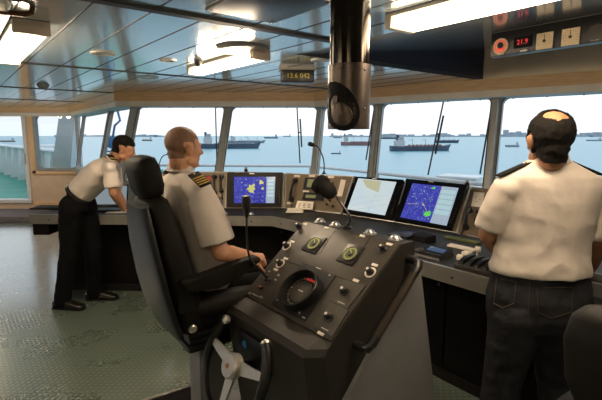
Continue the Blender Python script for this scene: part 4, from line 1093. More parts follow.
# face plate
MB(MP).box((W / 2, -SL / 2, .003), (W - .012, SL - .008, .008), .003).build('face_plate', 'panel_metal', helm)
PZ = .007
sm = MB(MP)
for a, b in ((pp(336, 231), pp(320, 255)), (pp(371, 238), pp(352, 268)), (pp(286, 262), pp(355, 283)), (pp(290, 256), pp(283, 264))): sm.tube([a + V((0, 0, PZ)), b + V((0, 0, PZ))], .0016, 4)
sm.build('plate_seam', 'black_matte', helm)
def hquad(pts, z0, z1, name, m, par=helm):
    q = [pp(*p) for p in pts]; return MB(MP).hull8([p + V((0, 0, z0)) for p in q], [p + V((0, 0, z1)) for p in q]).build(name, m, par, smooth=False)
def hbox(px, py, w, d, h, name, m, par=helm, z=PZ, bev=.001):
    p = pp(px, py); return MB(MP).box((p.x, p.y, z + h / 2), (w, d, h), bev).build(name, m, par)
def hl(px, py, prof_, name, m, par=helm, seg=24): p = pp(px, py); return MB(MP @ Matrix.Translation(p + V((0, 0, PZ)))).lathe(prof_, seg=seg).build(name, m, par)
# two lit gauges
for (cx_, cy_) in ((315, 245), (351.5, 255.5)):
    g = hbox(cx_, cy_, .112, .112, .006, 'gauge', 'black_plastic')
    hl(cx_, cy_, [(.046, .006), (.046, .010), (.040, .011), (.040, .008), (.001, .008)], 'dial_ring', 'plate_dark', g)
    p = pp(cx_, cy_); mk = MB(MP @ Matrix.Translation(p + V((0, 0, PZ)))); glow = MB(MP @ Matrix.Translation(p + V((0, 0, PZ + .0082))))
    for k in range(26):
        an = 2 * PI * k / 26 + .1; mk.box((.033 * math.sin(an), .033 * math.cos(an), .009), (.0035, .009 if k % 2 else .006, .001), M=Matrix.Rotation(-an, 4, 'Z'))
    mk.build('scale_marks', 'gauge_green', g)
    glow.lathe([(.030, 0), (.030, .0006), (.017, .0006), (.017, 0)], seg=30, cap=False).build('dial_face', 'gauge_dim', g)
    mb_ = MB(MP @ Matrix.Translation(p + V((0, 0, PZ)))); mb_.lathe([(.014, .008), (.014, .013), (.001, .013)], seg=20); mb_.build('hub', 'black_plastic', g)
    mb_ = MB(MP @ Matrix.Translation(p + V((0, 0, PZ + .0135)))); mb_.box((0, .012, 0), (.003, .036, .001), M=Matrix.Rotation(.9, 4, 'Z')); mb_.build('needle', 'gauge_green', g)
def knob(px, py, ring, r=.015, h=.028):
    par = hl(px, py, [(r * 1.25, 0), (r * 1.25, .004), (r, .006), (r * .92, h), (r * .7, h + .003), (.001, h + .003)], 'rotary_knob', 'black_plastic')
    hl(px, py, [(r * .45, h + .002), (r * .40, h + .005), (.001, h + .005)], 'knob_cap', 'label_white', par, 14)
    if ring: hl(px, py, [(r * 1.9, .0), (r * 1.9, .002), (r * 1.5, .0022), (r * 1.5, 0)], 'knob_scale', 'label_white', par, 28)
for a in ((288.5, 228.5, 0), (287.5, 247, 1), (281, 264.5, 1), (384, 250.5, 0), (371, 273.5, 1)): 
    x_, y_, rg = a
    if a[0] == 288.5: x_, y_ = 300, 228
    knob(x_, y_, rg)
for (x_, y_) in ((305.5, 224.7), (327, 228.7), (363, 237), (390, 245.3), (293, 242.5), (286.5, 259.5), (276.5, 270.5), (318.5, 270), (375.5, 266), (356.5, 281.5)):
    hbox(x_, y_, .036, .014, .002, 'label_plate', 'label_white')
# steering repeater: big raised ring on a dark plate
rp_ = hquad([(273, 305), (305, 323.5), (336.5, 277), (304, 263.5)], PZ, PZ + .004, 'repeater', 'black_plastic')
cx_, cy_ = 303.5, 294
hl(cx_, cy_, [(.109, .0), (.109, .050), (.106, .054), (.100, .054), (.098, .048), (.094, .012), (.001, .012)], 'repeater_bowl', 'black_shell', rp_, 56)
p = pp(cx_, cy_); BM_ = MP @ Matrix.Translation(p + V((0, 0, PZ + .013)))
mat('compass_white', (.50, .42, .30), .5)
mk = MB(BM_)
for k in range(36):
    an = 2 * PI * k / 36; mk.box((.077 * math.sin(an), .077 * math.cos(an), .0), (.0022 if k % 3 else .004, .007 if k % 3 else .012, .001), M=Matrix.Rotation(-an, 4, 'Z'))
mk.build('compass_marks', 'compass_white', rp_)
MB(BM_).lathe([(.062, -.001), (.062, .004), (.058, .006), (.001, .006)], seg=40).build('compass_centre', 'plate_dark', rp_)
MB(BM_).box((0, 0, .0065), (.035, .006, .001)).build('maker_plate', 'dull_silver', rp_)
MB(BM_).box((.010, .070, .004), (.06, .010, .004), .001).build('red_window', 'red_dim', rp_)
for (x_, y_) in ((278.5, 301.5), (301, 314.5), (331, 277)):
    hl(x_, y_, [(.006, .004), (.006, .009), (.001, .009)], 'screw', 'dull_silver', rp_, 10)
hbox(305, 319, .022, .006, .002, 'maker_plate', 'dull_silver', rp_, PZ + .004)
# two control plates
for q, kx, ky in (([(332.5, 302.5), (348.5, 310.5), (366.5, 287.5), (346, 281)], 346, 293.5), ([(315, 327.5), (333.5, 338), (350, 311.8), (331.5, 303.5)], 330.5, 319)):
    pl = hquad(q, PZ, PZ + .006, 'control_plate', 'plate_dark'); hl(kx, ky, [(.022, .006), (.022, .010), (.017, .012), (.016, .032), (.012, .036), (.001, .036)], 'rotary_knob', 'black_plastic', pl)
    hl(kx, ky, [(.008, .035), (.007, .039), (.001, .039)], 'knob_cap', 'label_white', pl, 14)
    c_ = ((q[0][0] + q[1][0]) / 2 + 2, (q[0][1] + q[1][1]) / 2 - 2); hbox(c_[0], c_[1], .045, .004, .001, 'caption', 'dull_silver', pl, PZ + .006)
hbox(321.5, 334.5, .040, .014, .002, 'label_plate', 'label_white')
# rocker, key bar and push buttons at the lower left
rk = hbox(262, 289, .026, .018, .010, 'rocker_switch', 'black_matte'); hbox(262, 288.5, .018, .008, .004, 'rocker_mark', 'orange_mark', rk, PZ + .010)
kb = hbox(256.5, 296.3, .052, .006, .006, 'key_bar', 'dull_silver')
for x_, y_ in ((250.8, 294.5), (262.2, 298.5)): hl(x_, y_, [(.007, 0), (.007, .008), (.001, .008)], 'screw', 'silver', kb, 10)
for x_, y_ in ((276.5, 281), (279.5, 276.5), (270, 272.5)): hl(x_, y_, [(.006, 0), (.006, .006), (.001, .006)], 'push_button', 'dull_silver', helm, 10)
hl(268.5, 281.5, [(.018, 0), (.018, .006), (.013, .008), (.013, .002), (.001, .002)], 'socket_ring', 'silver')
# domes along the rear edge
for x_ in (.085, .215, .475, .64):
    MB(Matrix.Translation((x_, .045, HT))).lathe([(.034, 0), (.034, .005), (.026, .009), (.022, .018), (.012, .025), (.001, .027)], seg=22).build('warning_light', 'silver', helm)
# grey lower side board on the right
def side(px, py, x=W + .001): q = HI @ PL(px, py, HM @ V((W, 0, 0)), D2); return q
sb = [side(412, 268), side(420, 270), side(421, 282), side(431, 384)]
q = [(yr + .14, .0), (.14, .0), (.10, .92), (.06, .985)]
m = MB()
def xs(x, pts): return [V((x, a, b)) for a, b in pts]
tb = side(368, 350); tt = side(407, 276)
dirn = V((0, tt.y - tb.y, tt.z - tb.z)); low = tb - dirn * (tb.z / dirn.z)
if dirn.z <= 0: low = V((W, yr, 0))
rear = .16
bq = side(431, 384); tq = side(421, 282); rb_ = bq.y + (bq.y - tq.y) / max(.05, tq.z - bq.z) * max(0, bq.z); rear = max(.12, tq.y)
brd = [(low.y, 0.0), (min(.5, max(rear, rb_)), 0.0), (rear - .03, tt.z + .0), (tt.y, tt.z)]
m.hull8(xs(W, brd), xs(W + .022, brd)).build('side_board', 'grey_board', helm, smooth=False)
# grab rail
gx = W + .075
ga, gb = HI @ PL(421, 262, HM @ V((gx, 0, 0)), D2), HI @ PL(368, 351, HM @ V((gx, 0, 0)), D2)
u = (gb - ga).normalized(); o1 = V((W, ga.y, ga.z)) ; 
pts = [V((W - .004, ga.y + .02, ga.z + .01)), V((gx - .03, ga.y + .02, ga.z + .01)), V((gx - .008, ga.y + .012, ga.z + .004)), ga + u * .03]
rl = MB().tube([ga + u * .02, gb - u * .02], .019, 16).build('grab_rail', 'brushed', helm)
mat('rail_dark', (.06, .048, .036), .3, .5, .1, 12); rl.data.materials[0] = MATS['rail_dark']
def elbow(a, sgn):
    p = [V((W - .004, a.y, a.z)), V((gx - .035, a.y, a.z)), V((gx - .010, a.y, a.z)) + u * sgn * .008, a + u * sgn * .035, a + u * sgn * .07]
    MB().tube(p, [.021, .021, .022, .022, .021], 14).build('rail_elbow', 'black_plastic', rl)
elbow(ga, 1); elbow(gb, -1)
# box on the front face behind the wheel
bxm = HM @ V((0, yr, .6))
fr = MB().box((W * .36, yr - .006, .60), (.24, .05, .17), .006).build('switch_box', 'black_shell', helm)
MB().lathe([(.018, 0), (.018, .006), (.001, .006)], Matrix.Translation((W * .36 - .05, yr - .032, .63)) @ Matrix.Rotation(PI / 2, 4, 'X'), 16).build('blue_button', 'blue_paint', fr)

# steering wheel
hub = PL(234, 366, HM @ V((0, yr - .13, 0)), D1)
hub_l = HI @ hub
wt = R(-22)
WM = HM @ Matrix.Translation(hub_l) @ Matrix.Rotation(wt, 4, 'X')      # wheel plane: x right, z up, axis y
wheel = thing('steering_wheel', 'black open-topped steering wheel with grey Y-shaped spokes on the helm stand', 'steering wheel', WM)
RW = .245
pts = [(RW * math.sin(R(a_)), 0, RW * math.cos(R(a_))) for a_ in range(46, 315, 6)]
n = len(pts); rr_ = [.024 if (i < 9 or i > n - 10) else .019 for i in range(n)]
MB().tube(pts, rr_, 14).build('wheel_rim', 'black_shell', wheel)
for a_ in (46, 312):
    c_ = V((RW * math.sin(R(a_)), 0, RW * math.cos(R(a_)))); tg = V((math.cos(R(a_)), 0, -math.sin(R(a_)))) * (-1 if a_ == 46 else 1)
    MB(frame(c_, tg.orthogonal(), tg)).lathe([(.0235, -.004), (.0235, .008), (.018, .015), (.001, .018)], seg=18).build('rim_cap', 'silver', wheel)
sp_ = MB()
for a_ in (80, 180, 280):
    x_, z_a = math.sin(R(a_)), math.cos(R(a_)); d_ = V((x_, 0, z_a)); s_ = V((z_a, 0, -x_))
    sp_.hull8([s_ * .035 + V((0, -.006, 0)), -s_ * .035 + V((0, -.006, 0)), -s_ * .016 + d_ * (RW - .01) + V((0, -.006, 0)), s_ * .016 + d_ * (RW - .01) + V((0, -.006, 0))],
              [s_ * .035 + V((0, .008, 0)), -s_ * .035 + V((0, .008, 0)), -s_ * .016 + d_ * (RW - .01) + V((0, .006, 0)), s_ * .016 + d_ * (RW - .01) + V((0, .006, 0))])
sp_.build('spokes', 'dull_silver', wheel, smooth=False)
RYm = Matrix.Rotation(PI / 2, 4, 'X')
hb = MB(RYm).lathe([(.060, -.012), (.060, .026), (.052, .036), (.001, .038)], seg=32).build('hub', 'dull_silver', wheel)
MB(Matrix.Translation((0, -.039, 0)) @ RYm).lathe([(.012, 0), (.012, .001), (.008, .001), (.008, 0)], seg=20, cap=False).box((0, -.004, .0), (.004, .014, .001)).build('hub_mark', 'orange_mark', hb)
dd = (yr - hub_l.y) / math.cos(wt)
MB().tube([(0, .01, 0), (0, max(.12, dd + .02), 0)], [.026, .034], 18).build('steering_shaft', 'black_shell', wheel)

# gooseneck microphone on the helm stand
a = PW @ (pp(268.5, 281.5) + V((0, 0, PZ + .002)))
gooseneck([a, Y(262, 272, a.y - .03), Y(250, 258, a.y - .06), Y(247, 238, a.y - .07), Y(246.5, 214, a.y - .07)], .0055, 'gooseneck_microphone', 'tall gooseneck microphone on the left of the helm stand before the left radar', 'microphone',
           [(.006, -.02), (.011, -.01), (.013, .02), (.021, .03), (.023, .075), (.020, .092), (.001, .096)])
a = HM @ V((.30, .055, HT))
gooseneck([a, Y(350, 218, a.y - .0), Y(343, 206, a.y + .02), Y(337, 198, a.y + .05), Y(331, 193, a.y + .08)], .0065, 'spotlight', 'black gooseneck spotlight rising from the rear of the helm stand', 'lamp',
           [(.010, -.03), (.026, -.02), (.042, .0), (.046, .06), (.055, .07), (.055, .105), (.047, .107), (.042, .095), (.001, .095)], 'black_matte')
# step edge of the chair track on the floor
a, b = Z(140, 402, .03), Z(192, 385, .03); x_ = (b - a).normalized(); t = thing('chair_track', 'metal edged floor track at the bottom edge below the captain chair', 'floor track', frame(V((a.x, a.y, 0)), x_, UP))
MB().box(((b - a).length * .5, -.14, .014), ((b - a).length * 1.0, .28, .028), .004).build('track_plate', 'base_dark', t); MB().box(((b - a).length * .5, .0, .018), ((b - a).length * 1.0, .025, .036), .004).build('track_edge', 'silver', t)

# ------------------------------------------------------------------ captain's chair
def make_chair(label, M, drop=0.0):
    t = thing('pilot_chair', label, 'chair', M)
    sz = .785 - drop
    MB().lathe([(.28, 0), (.28, .02), (.12, .035), (.10, .06)], seg=32).build('floor_flange', 'grey_board', t)
    MB().box((0, 0, (.05 + sz - .26) / 2), (.17, .17, sz - .26 - .05), .03).build('pedestal', 'grey_board', t)
    bw = MB()
    for k in range(4): bw.box((0, 0, sz - .25 + .038 * k), (.34 - .02 * (k % 2), .34 - .02 * (k % 2), .034), .014)
    bw.build('suspension_bellows', 'black_shell', t)
    MB().box((0, 0, sz - .09), (.40, .42, .05), .015).build('seat_frame', 'black_shell', t)
    m = MB(); m.ring_loft([[V((x * w_, y * d_ + .02, z)) for x, y in rrect(1, 1, .22, 5)] for w_, d_, z in ((.44, .46, sz - .065), (.49, .50, sz - .04), (.50, .51, sz), (.46, .47, sz + .035), (.38, .40, sz + .04))])
    m.build('seat_cushion', 'leather', t, angle=60)
    # backrest: padded front and hard back shell, reclined
    TB = Matrix.Translation((0, -.22, sz + .0)) @ Matrix.Rotation(R(-13), 4, 'X').inverted()
    TB = Matrix.Translation((0, -.17, sz - .03)) @ Matrix.Rotation(R(11), 4, 'X')
    sec = [(-.10, .44, .13), (.0, .49, .16), (.15, .49, .17), (.35, .44, .16), (.48, .38, .14), (.575, .31, .12), (.60, .24, .08)]
    def ring(w_, d_, z, y0, n=7):
        return [TB @ V((x * w_, y * d_ + y0, z)) for x, y in rrect(1, 1, .30, 5)]
    MB().ring_loft([ring(w_, d_, z, -.0) for z, w_, d_ in sec]).build('backrest', 'leather', t, angle=60)
    MB().ring_loft([[TB @ V((x * w_ * 1.03, y * .05 - d_ / 2 - .01, z)) for x, y in rrect(1, 1, .30, 5)] for z, w_, d_ in sec[:-1]]).build('back_shell', 'black_shell', t, angle=60)
    sec2 = [(.600, .19, .08), (.61, .245, .11), (.65, .265, .135), (.745, .265, .135), (.79, .24, .11), (.805, .18, .06)]
    h = MB().ring_loft([[TB @ V((x * w_, y * d_ + .0, z)) for x, y in rrect(1, 1, .32, 5)] for z, w_, d_ in sec2]).build('headrest', 'leather', t, angle=60)
    MB(TB).tube([(-.06, 0, .56), (-.06, 0, .66)], .009, 8).tube([(.06, 0, .56), (.06, 0, .66)], .009, 8).build('headrest_post', 'silver', h)
    for s in (-1, 1):
        pts = [(-.24, .175), (-.05, .20), (.08, .225), (.17, .235), (.195, .225), (.19, .205), (.06, .135), (-.05, .105), (-.20, .11)]
        a = MB().hull8([V((s * .27 - .035, y, sz + z - .0)) for y, z in pts], [V((s * .27 + .035, y, sz + z)) for y, z in pts])
        bmesh.ops.bevel(a.bm, geom=a.bm.edges[:], offset=.016, segments=3, profile=.6, affect='EDGES')
        ar = a.build('armrest', 'leather', t, angle=50)
        MB().box((s * .245, -.20, sz + .08), (.02, .08, .16), .006).build('armrest_bracket', 'black_shell', ar)
        MB().lathe([(.022, 0), (.022, .03), (.016, .036), (.001, .036)], Matrix.Translation((s * .21, -.17, sz - .10)) @ Matrix.Rotation(s * PI / 2, 4, 'Y'), 18).build('tilt_knob', 'silver', t)
    return t
AZC = R(55)
def heading(az, x, y): return frame(V((x, y, 0)), V((math.cos(az), -math.sin(az), 0)), UP)
chair_pos = (-.54, 2.41)
make_chair('black leather captain chair with headrest, seen from behind at centre left', heading(AZC, *chair_pos))
make_chair('dark chair back cut off by the bottom right corner of the photo', heading(R(62), .885, .88), .22)

# ------------------------------------------------------------------ people
def remesh(o, vox, smooth=3, fold=0.0, fscale=9.0, seed=0, fold_fn=None):
    md = o.modifiers.new('r', 'REMESH'); md.mode = 'VOXEL'; md.voxel_size = vox; md.use_smooth_shade = True
    if smooth: s = o.modifiers.new('s', 'SMOOTH'); s.iterations = smooth; s.factor = .5
    dg = bpy.context.evaluated_depsgraph_get(); dg.update()
    me = bpy.data.meshes.new_from_object(o.evaluated_get(dg)); o.modifiers.clear(); old = o.data; o.data = me; me.name = o.name
    if not me.materials: me.materials.append(old.materials[0])
    bpy.data.meshes.remove(old)
    if fold:
        ns = [v.normal.copy() for v in me.vertices]
        for v, n in zip(me.vertices, ns):
            p = v.co * fscale + V((seed, seed * 2, 0)); d = noise.noise(V((p.x, p.y, p.z * .55))) + .5 * noise.noise(p * 2.3)
            k = fold_fn(v.co) if fold_fn else 1
            rg = .25 - abs(noise.noise(p * 1.4 + V((9, 3, 1)))); v.co += n * (d * .6 + rg) * fold * k
    for p in me.polygons: p.use_smooth = True
    me.update(); return o
def ell(c, ax, ay, n=24, sq=1.0):
    out = []
    for i in range(n):
        a = 2 * PI * i / n; ca, sa = math.cos(a), math.sin(a)
        k = (abs(ca) ** (2 / sq) + abs(sa) ** (2 / sq)) ** (-sq / 2) if sq != 1 else 1
        out.append(V(c) + V(ax) * ca * k + V(ay) * sa * k)
    return out
def head_frame(c, az, pitch=0.0, roll=0.0):
    """x = right ear side, y = face direction, z = up; pitch > 0 looks down"""
    M = Matrix.Translation(c) @ Matrix.Rotation(-az, 4, 'Z') @ Matrix.Rotation(-pitch, 4, 'X') @ Matrix.Rotation(roll, 4, 'Y'); return M
def add_head(m, H):
    s = m.M; m.M = H
    m.ball((0, -.014, .035), (.076, .095, .083)).ball((0, .010, .012), (.073, .082, .075)).ball((0, .032, -.03), (.058, .058, .076)).ball((0, .044, -.078), (.044, .042, .034))
    m.ball((0, .076, .022), (.046, .018, .014)).ball((0, .074, -.090), (.020, .016, .014)).ball((0, -.048, -.028), (.046, .044, .050))
    for sx in (-1, 1):
        m.ball((sx * .036, .066, -.024), (.020, .020, .017)).ball((sx * .052, .02, -.065), (.014, .030, .022)).ball((sx * .030, .074, .004), (.014, .012, .010))
        m.ball((sx * .077, -.008, -.004), (.010, .018, .030), Matrix.Rotation(sx * .25, 4, 'Y') @ Matrix.Rotation(sx * -.35, 4, 'Z')).ball((sx * .076, .0, -.026), (.008, .011, .012))
        m.ball((sx * .009, .103, -.026), (.008, .009, .007))
    m.chain([(0, .088, .016), (0, .100, -.006), (0, .110, -.022)], [.008, .010, .011])
    m.ball((0, .083, -.051), (.023, .010, .006)).ball((0, .082, -.061), (.020, .010, .007))
    m.chain([(0, -.022, -.02), (0, -.028, -.075)], [.050, .050]); m.M = s
def add_hand(m, wrist, d, palm_n, side, curl=.5, s=1.0, spread=.16, thumb_curl=.3):
    """side: +1 when the thumb lies on the +x side of the hand frame"""
    z = V(d).normalized(); y = V(palm_n); y = (y - z * y.dot(z)).normalized(); x = y.cross(z)   # x across, y out of the palm, z to the fingertips
    H = Matrix((x, y, z)).transposed().to_4x4(); H.translation = V(wrist); s0 = m.M; m.M = H @ Matrix.Scale(s, 4)
    m.ring_loft([ell((0, 0, -.01), (.026, 0, 0), (0, .019, 0), 16), ell((0, 0, .02), (.034, 0, 0), (0, .016, 0), 16), ell((0, 0, .055), (.041, 0, 0), (0, .014, 0), 16), ell((0, 0, .085), (.040, 0, 0), (0, .011, 0), 16)])
    m.ball((side * .022, .006, .03), (.018, .016, .028))
    for k, (x0, ln) in enumerate(((.030, .072), (.010, .080), (-.011, .075), (-.031, .058))):
        x0 *= side; p = V((x0, 0, .082)); a = 0; pts = [p.copy()]
        sp = side * (1.5 - k) * spread * .35
        for j, f in enumerate((.45, .30, .25)):
            a += curl * (.9, 1.1, .8)[j]; p = p + V((math.sin(sp) * math.cos(a), math.sin(a), math.cos(sp) * math.cos(a))) * ln * f; pts.append(p.copy())
        m.chain(pts, [.0092, .0088, .0080, .0070], 10)
    p = V((side * .030, .004, .022)); q = p + V((side * .030, .010, .030)); r = q + V((side * .010 * (1 - thumb_curl), .014 * (thumb_curl + .3) * 2, .028)); w = r + V((-side * .008 * thumb_curl, .014 * thumb_curl * 2, .020))
    m.chain([p, q, r, w], [.013, .011, .010, .008], 10)
    m.M = s0
def hair_cap(body, H, fn, off, name, m, parent):
    """a shell over the skull where fn(local point) holds"""
    Hi = H.inverted(); me = body.data; keep = []
    lc = [Hi @ v.co for v in me.vertices]
    faces = [p for p in me.polygons if all(fn(lc[i]) for i in p.vertices)]
    idx = {}; vs = []; fs = []
    for p in faces:
        f = []
        for i in p.vertices:
            if i not in idx: idx[i] = len(vs); v = me.vertices[i]; d = off * (1 + .35 * noise.noise(v.co * 60)); vs.append(v.co + v.normal * d)
            f.append(idx[i])
        fs.append(f)
    o = MB()._put(vs, fs).build(name, m, parent); s = o.modifiers.new('solid', 'SOLIDIFY'); s.thickness = off * 1.3; s.offset = -1; return o
def eyes(H, parent):
    for sx in (-1, 1):
        e = MB(H).ball((sx * .031, .073, .002), .0118).build('eye', 'eye_white', parent); MB(H).ball((sx * .031, .0815, .002), .0045).build('iris', 'eye_dark', e)
def person(label, base): return thing('person', label, 'person', base)
def fin(o, par): o.parent = par; o.location = -par.location; return o
def shoe(par, toe, heel, name='shoe'):
    d = (toe - heel); d.z = 0; L_ = d.length; M_ = frame(V((heel.x, heel.y, 0)), V((d.y, -d.x, 0)), UP)   # y forward
    m = MB(M_).ring_loft([[V((x * w_, y0, z * h_ + h_ / 2 + .012)) for x, z in rrect(1, 1, .38, 4)] for y0, w_, h_ in ((-.03, .055, .06), (.0, .075, .085), (.06, .078, .09), (L_ * .5, .084, .075), (L_ * .75, .098, .052), (L_ * .92, .088, .04), (L_, .05, .025))])
    o = fin(m.build(name, 'shoe', None, angle=50), par)
    m = MB(M_).ring_loft([[V((x * w_, y0, .0 + (.014 if z > 0 else .0))) for x, z in rrect(1, 1, .38, 4)] for y0, w_ in ((-.035, .06), (.0, .082), (L_ * .5, .088), (L_ * .75, .104), (L_ * .92, .094), (L_ + .006, .055))])
    s_ = m.build('sole', 'black_matte', None, angle=50); s_.parent = o
    lc = MB(M_)
    for k in range(3): lc.tube([(-.025, L_ * (.40 + .07 * k), .088 - .008 * k), (.025, L_ * (.40 + .07 * k), .088 - .008 * k)], .003, 5)
    l_ = lc.build('laces', 'black_matte'); l_.parent = o
    return o
def collar(pts_c, ax, ay, tilt, h, par, up=UP):
    m = MB(); out, mid, inn = [], [], []
    n = 26
    for i in range(n):
        a = 2 * PI * i / n; d = ax * math.cos(a) + ay * math.sin(a)
        out.append(pts_c + d * 1.22 + up * -.004); mid.append(pts_c + d * 1.05 + up * h); inn.append(pts_c + d * .98 + up * (h - .004))
    low = [p - up * .018 for p in inn]
    m.ring_loft([out, mid, inn, low], cap=False); return fin(m.build('collar', 'shirt', None, angle=80), par)
def epaulette(par, a, b, nrm, stripes, w=.055):
    """a: neck end, b: shoulder end"""
    M_ = frame(a, b - a, nrm); L_ = (b - a).length
    e = fin(MB(M_).box((L_ / 2, 0, .004), (L_, w, .008), .003).build('epaulette', 'black_matte'), par)
    for k in range(stripes):
        g = MB(M_).box((L_ * (.93 - .155 * k) - .008, 0, .0088), (L_ * .075, w * .96, .0022), .0008).build('gold_stripe', 'gold'); g.parent = e
    q = MB(M_).lathe([(.006, .008), (.005, .012), (.001, .012)], Matrix.Translation((L_ * .1, 0, 0)), 12).build('button', 'gold'); q.parent = e

def sleeve(m, a, b, t, r0, r1):
    d = (b - a).normalized(); u = d.orthogonal().normalized(); w_ = d.cross(u); L_ = (b - a).length * t
    m.ball(a, r0, u=20, v=12)
    m.ring_loft([ell(a + d * L_ * k, u * r, w_ * r, 28) for k, r in ((-.02, r0 * .98), (.3, (r0 + r1) / 2 * 1.02), (.7, r1 * .99), (1.0, r1))])
# --- standing man in jeans, seen from behind
base = V((1.02, 1.95, 0)); P1 = person('man standing at right seen from behind, white shirt, blue jeans, bald crown', base)
YM = 1.95
hc = Y(549, 141, YM - .02); H1 = head_frame(hc, R(5), R(2)) @ Matrix.Scale(1.06, 4)
sL, sR = Y(502, 186, YM), Y(595, 185, YM + .0)
nk = Y(549, 165, YM)
m = MB(); add_head(m, H1); m.chain([H1 @ V((0, -.026, -.06)), nk + UP * .0, nk - UP * .05], [.052, .058, .075])
eLb, eRb = Y(488, 234, YM + .05), Y(598, 240, YM + .02)
m.chain([sL - UP * .02, eLb], [.040, .041]); wL = Y(497, 251, YM + .30); m.chain([eLb, lerp(eLb, wL, .35), wL], [.043, .041, .028])
m.chain([sR - UP * .02, eRb], [.040, .041]); wR = Y(592, 266, YM + .16); m.chain([eRb, lerp(eRb, wR, .35), wR], [.043, .042, .028])
pel = Y(538, 285, YM)
m.chain([nk - UP * .05, Y(546, 200, YM), Y(541, 245, YM), pel], [.07, .09, .085, .09])
m.chain([sL - UP * .02, nk - UP * .06, sR - UP * .02], [.035, .055, .035])
hL, hR = V((pel.x - .09, YM, .86)), V((pel.x + .085, YM, .86))
kL, kR = V((pel.x - .125, YM + .02, .48)), V((pel.x + .135, YM + .02, .48)); aL, aR = V((pel.x - .155, YM, .09)), V((pel.x + .175, YM, .09))
m.chain([pel, hL, kL, aL], [.09, .07, .05, .035]).chain([pel, hR, kR, aR], [.09, .07, .05, .035])
add_hand(m, wL, (wL - eLb) + V((0, 0, -.02)), V((.2, .3, -1)), 1, .3, 1.0)
add_hand(m, wR, V((-.12, .55, -.65)), V((-.8, 0, -.2)), -1, .45, 1.0)
b = m.build('body', 'skin_tan', None); remesh(b, .0055, 4); fin(b, P1)
b.location = (0, 0, 0); b.data.transform(Matrix.Translation(-base))
Hl = Matrix.Translation(-base) @ H1
def crown(p): q_ = p - V((0, -.060, .100)); return math.sqrt((q_.x * .8) ** 2 + q_.y ** 2 + q_.z ** 2) < .040 + .008 * noise.noise(p * 45)
def hairfn(p):
    if crown(p): return False
    if abs(p.x) > .070 and -.03 < p.y < .03 and p.z < .032 and p.z > -.05: return False
    if p.z < -.088 or p.y > .072 : return False
    if p.z < .045 and p.y > .035: return False
    if p.z < 0 and p.y > .008: return False
    if p.z < -.03 and (p.y > -.02 or abs(p.x) > .070 + (p.z + .03) * .55): return False
    return True
hair_cap(b, Hl, hairfn, .0105, 'hair', 'hair_black', P1)
eyes(Hl, P1)
# shirt
def shirt_core(m, rings):      # rings: (centre, half width vec, half depth vec)
    m.ring_loft([ell(c, a, d, 28, 1.0) for c, a, d in rings])
xw = V((math.cos(R(6)), -math.sin(R(6)), 0)); yd = V((xw.y * -1, xw.x, 0))
m = MB()
def wr(pxl, pxr, py, dep, dy=0):
    a, b_ = Y(pxl, py, YM + dy), Y(pxr, py, YM + dy); return (lerp(a, b_, .5), xw * ((b_ - a).length / 2), yd * dep)
shirt_core(m, [wr(529, 569, 160, .062), wr(518, 582, 168, .075), wr(500, 598, 176, .095), wr(499, 601, 186, .105), wr(501, 597, 200, .112), wr(501, 592, 220, .112), wr(498, 587, 242, .112), wr(494, 586, 258, .124), wr(491, 588, 267, .132), wr(491, 588, 272, .134)])
slv = (.074, .072, .068)
sleeve(m, sL + V((.01, 0, -.012)), eLb, .86, .055, .070)
sleeve(m, sR + V((-.01, 0, -.012)), eRb, .92, .055, .072)
m.chain([sL + V((.02, 0, -.02)), nk - UP * .045], [.06, .07], 20).chain([sR + V((-.02, 0, -.02)), nk - UP * .045], [.06, .07], 20)
o = m.build('shirt', 'shirt'); remesh(o, .007, 3, .012, 7, 3, lambda p: .4 + max(0, (1.42 - p.z)) * 1.6); fin(o, P1)
collar(Y(549, 161.5, YM), xw * .068, yd * .066, 0, .040, P1)
epaulette(P1, lerp(nk, sL, .42) + UP * .048, lerp(nk, sL, 1.10) + UP * .050, V((-.35, 0, 1)), 0, .05)
epaulette(P1, lerp(nk, sR, .42) + UP * .048, lerp(nk, sR, 1.10) + UP * .050, V((.35, 0, 1)), 0, .05)
# jeans
m = MB()
def wj(pxl, pxr, py, dep, dy=0): return wr(pxl, pxr, py, dep, dy)
m.ring_loft([ell(*q, 28) for q in (wj(496, 584, 262, .100), wj(493, 587, 277, .115), wj(488, 589, 295, .135), wj(488, 589, 312, .135), wj(490, 588, 326, .125))])
jl = [V((pel.x - .10, YM, .80)), kL, aL + UP * .02]; 
m.chain([V((pel.x - .095, YM - .01, .84)), V((pel.x - .10, YM, .74)), kL, lerp(kL, aL, .5), aL - UP * .02], [.115, .110, .088, .080, .082], 20)
m.chain([V((pel.x + .095, YM - .01, .84)), V((pel.x + .105, YM, .74)), kR, lerp(kR, aR, .5), aR - UP * .02], [.115, .110, .088, .080, .082], 20)
o = m.build('jeans', 'denim'); remesh(o, .009, 5, .008, 8, 9, lambda p: .5 + .8 * min(1, max(0, .85 - p.z) * 3)); fin(o, P1)
jeans = o
m = MB().ring_loft([ell(c + UP * dz, a * k, d * k, 36) for (c, a, d) in (wj(495, 585, 268, .108),) for dz, k in ((-.022, 1.03), (.018, 1.0), (.018, .96), (-.022, .97))], cap=False)
bl2 = m.build('waistband', 'denim'); bl2.parent = jeans
def on_back(px, py, lift=.0):      # point on the back surface of the jeans
    rd = ray(px, py); me = jeans.data
    best = None
    from mathutils.bvhtree import BVHTree
    global JB
    try: JB
    except NameError: JB = BVHTree.FromPolygons([v.co.copy() for v in me.vertices], [tuple(p.vertices) for p in me.polygons])
    h = JB.ray_cast(ORG, rd.normalized()); 
    return (h[0] + h[1] * lift) if h[0] else Y(px, py, YM - .13)
mat('stitch', (.06, .038, .018), .7)
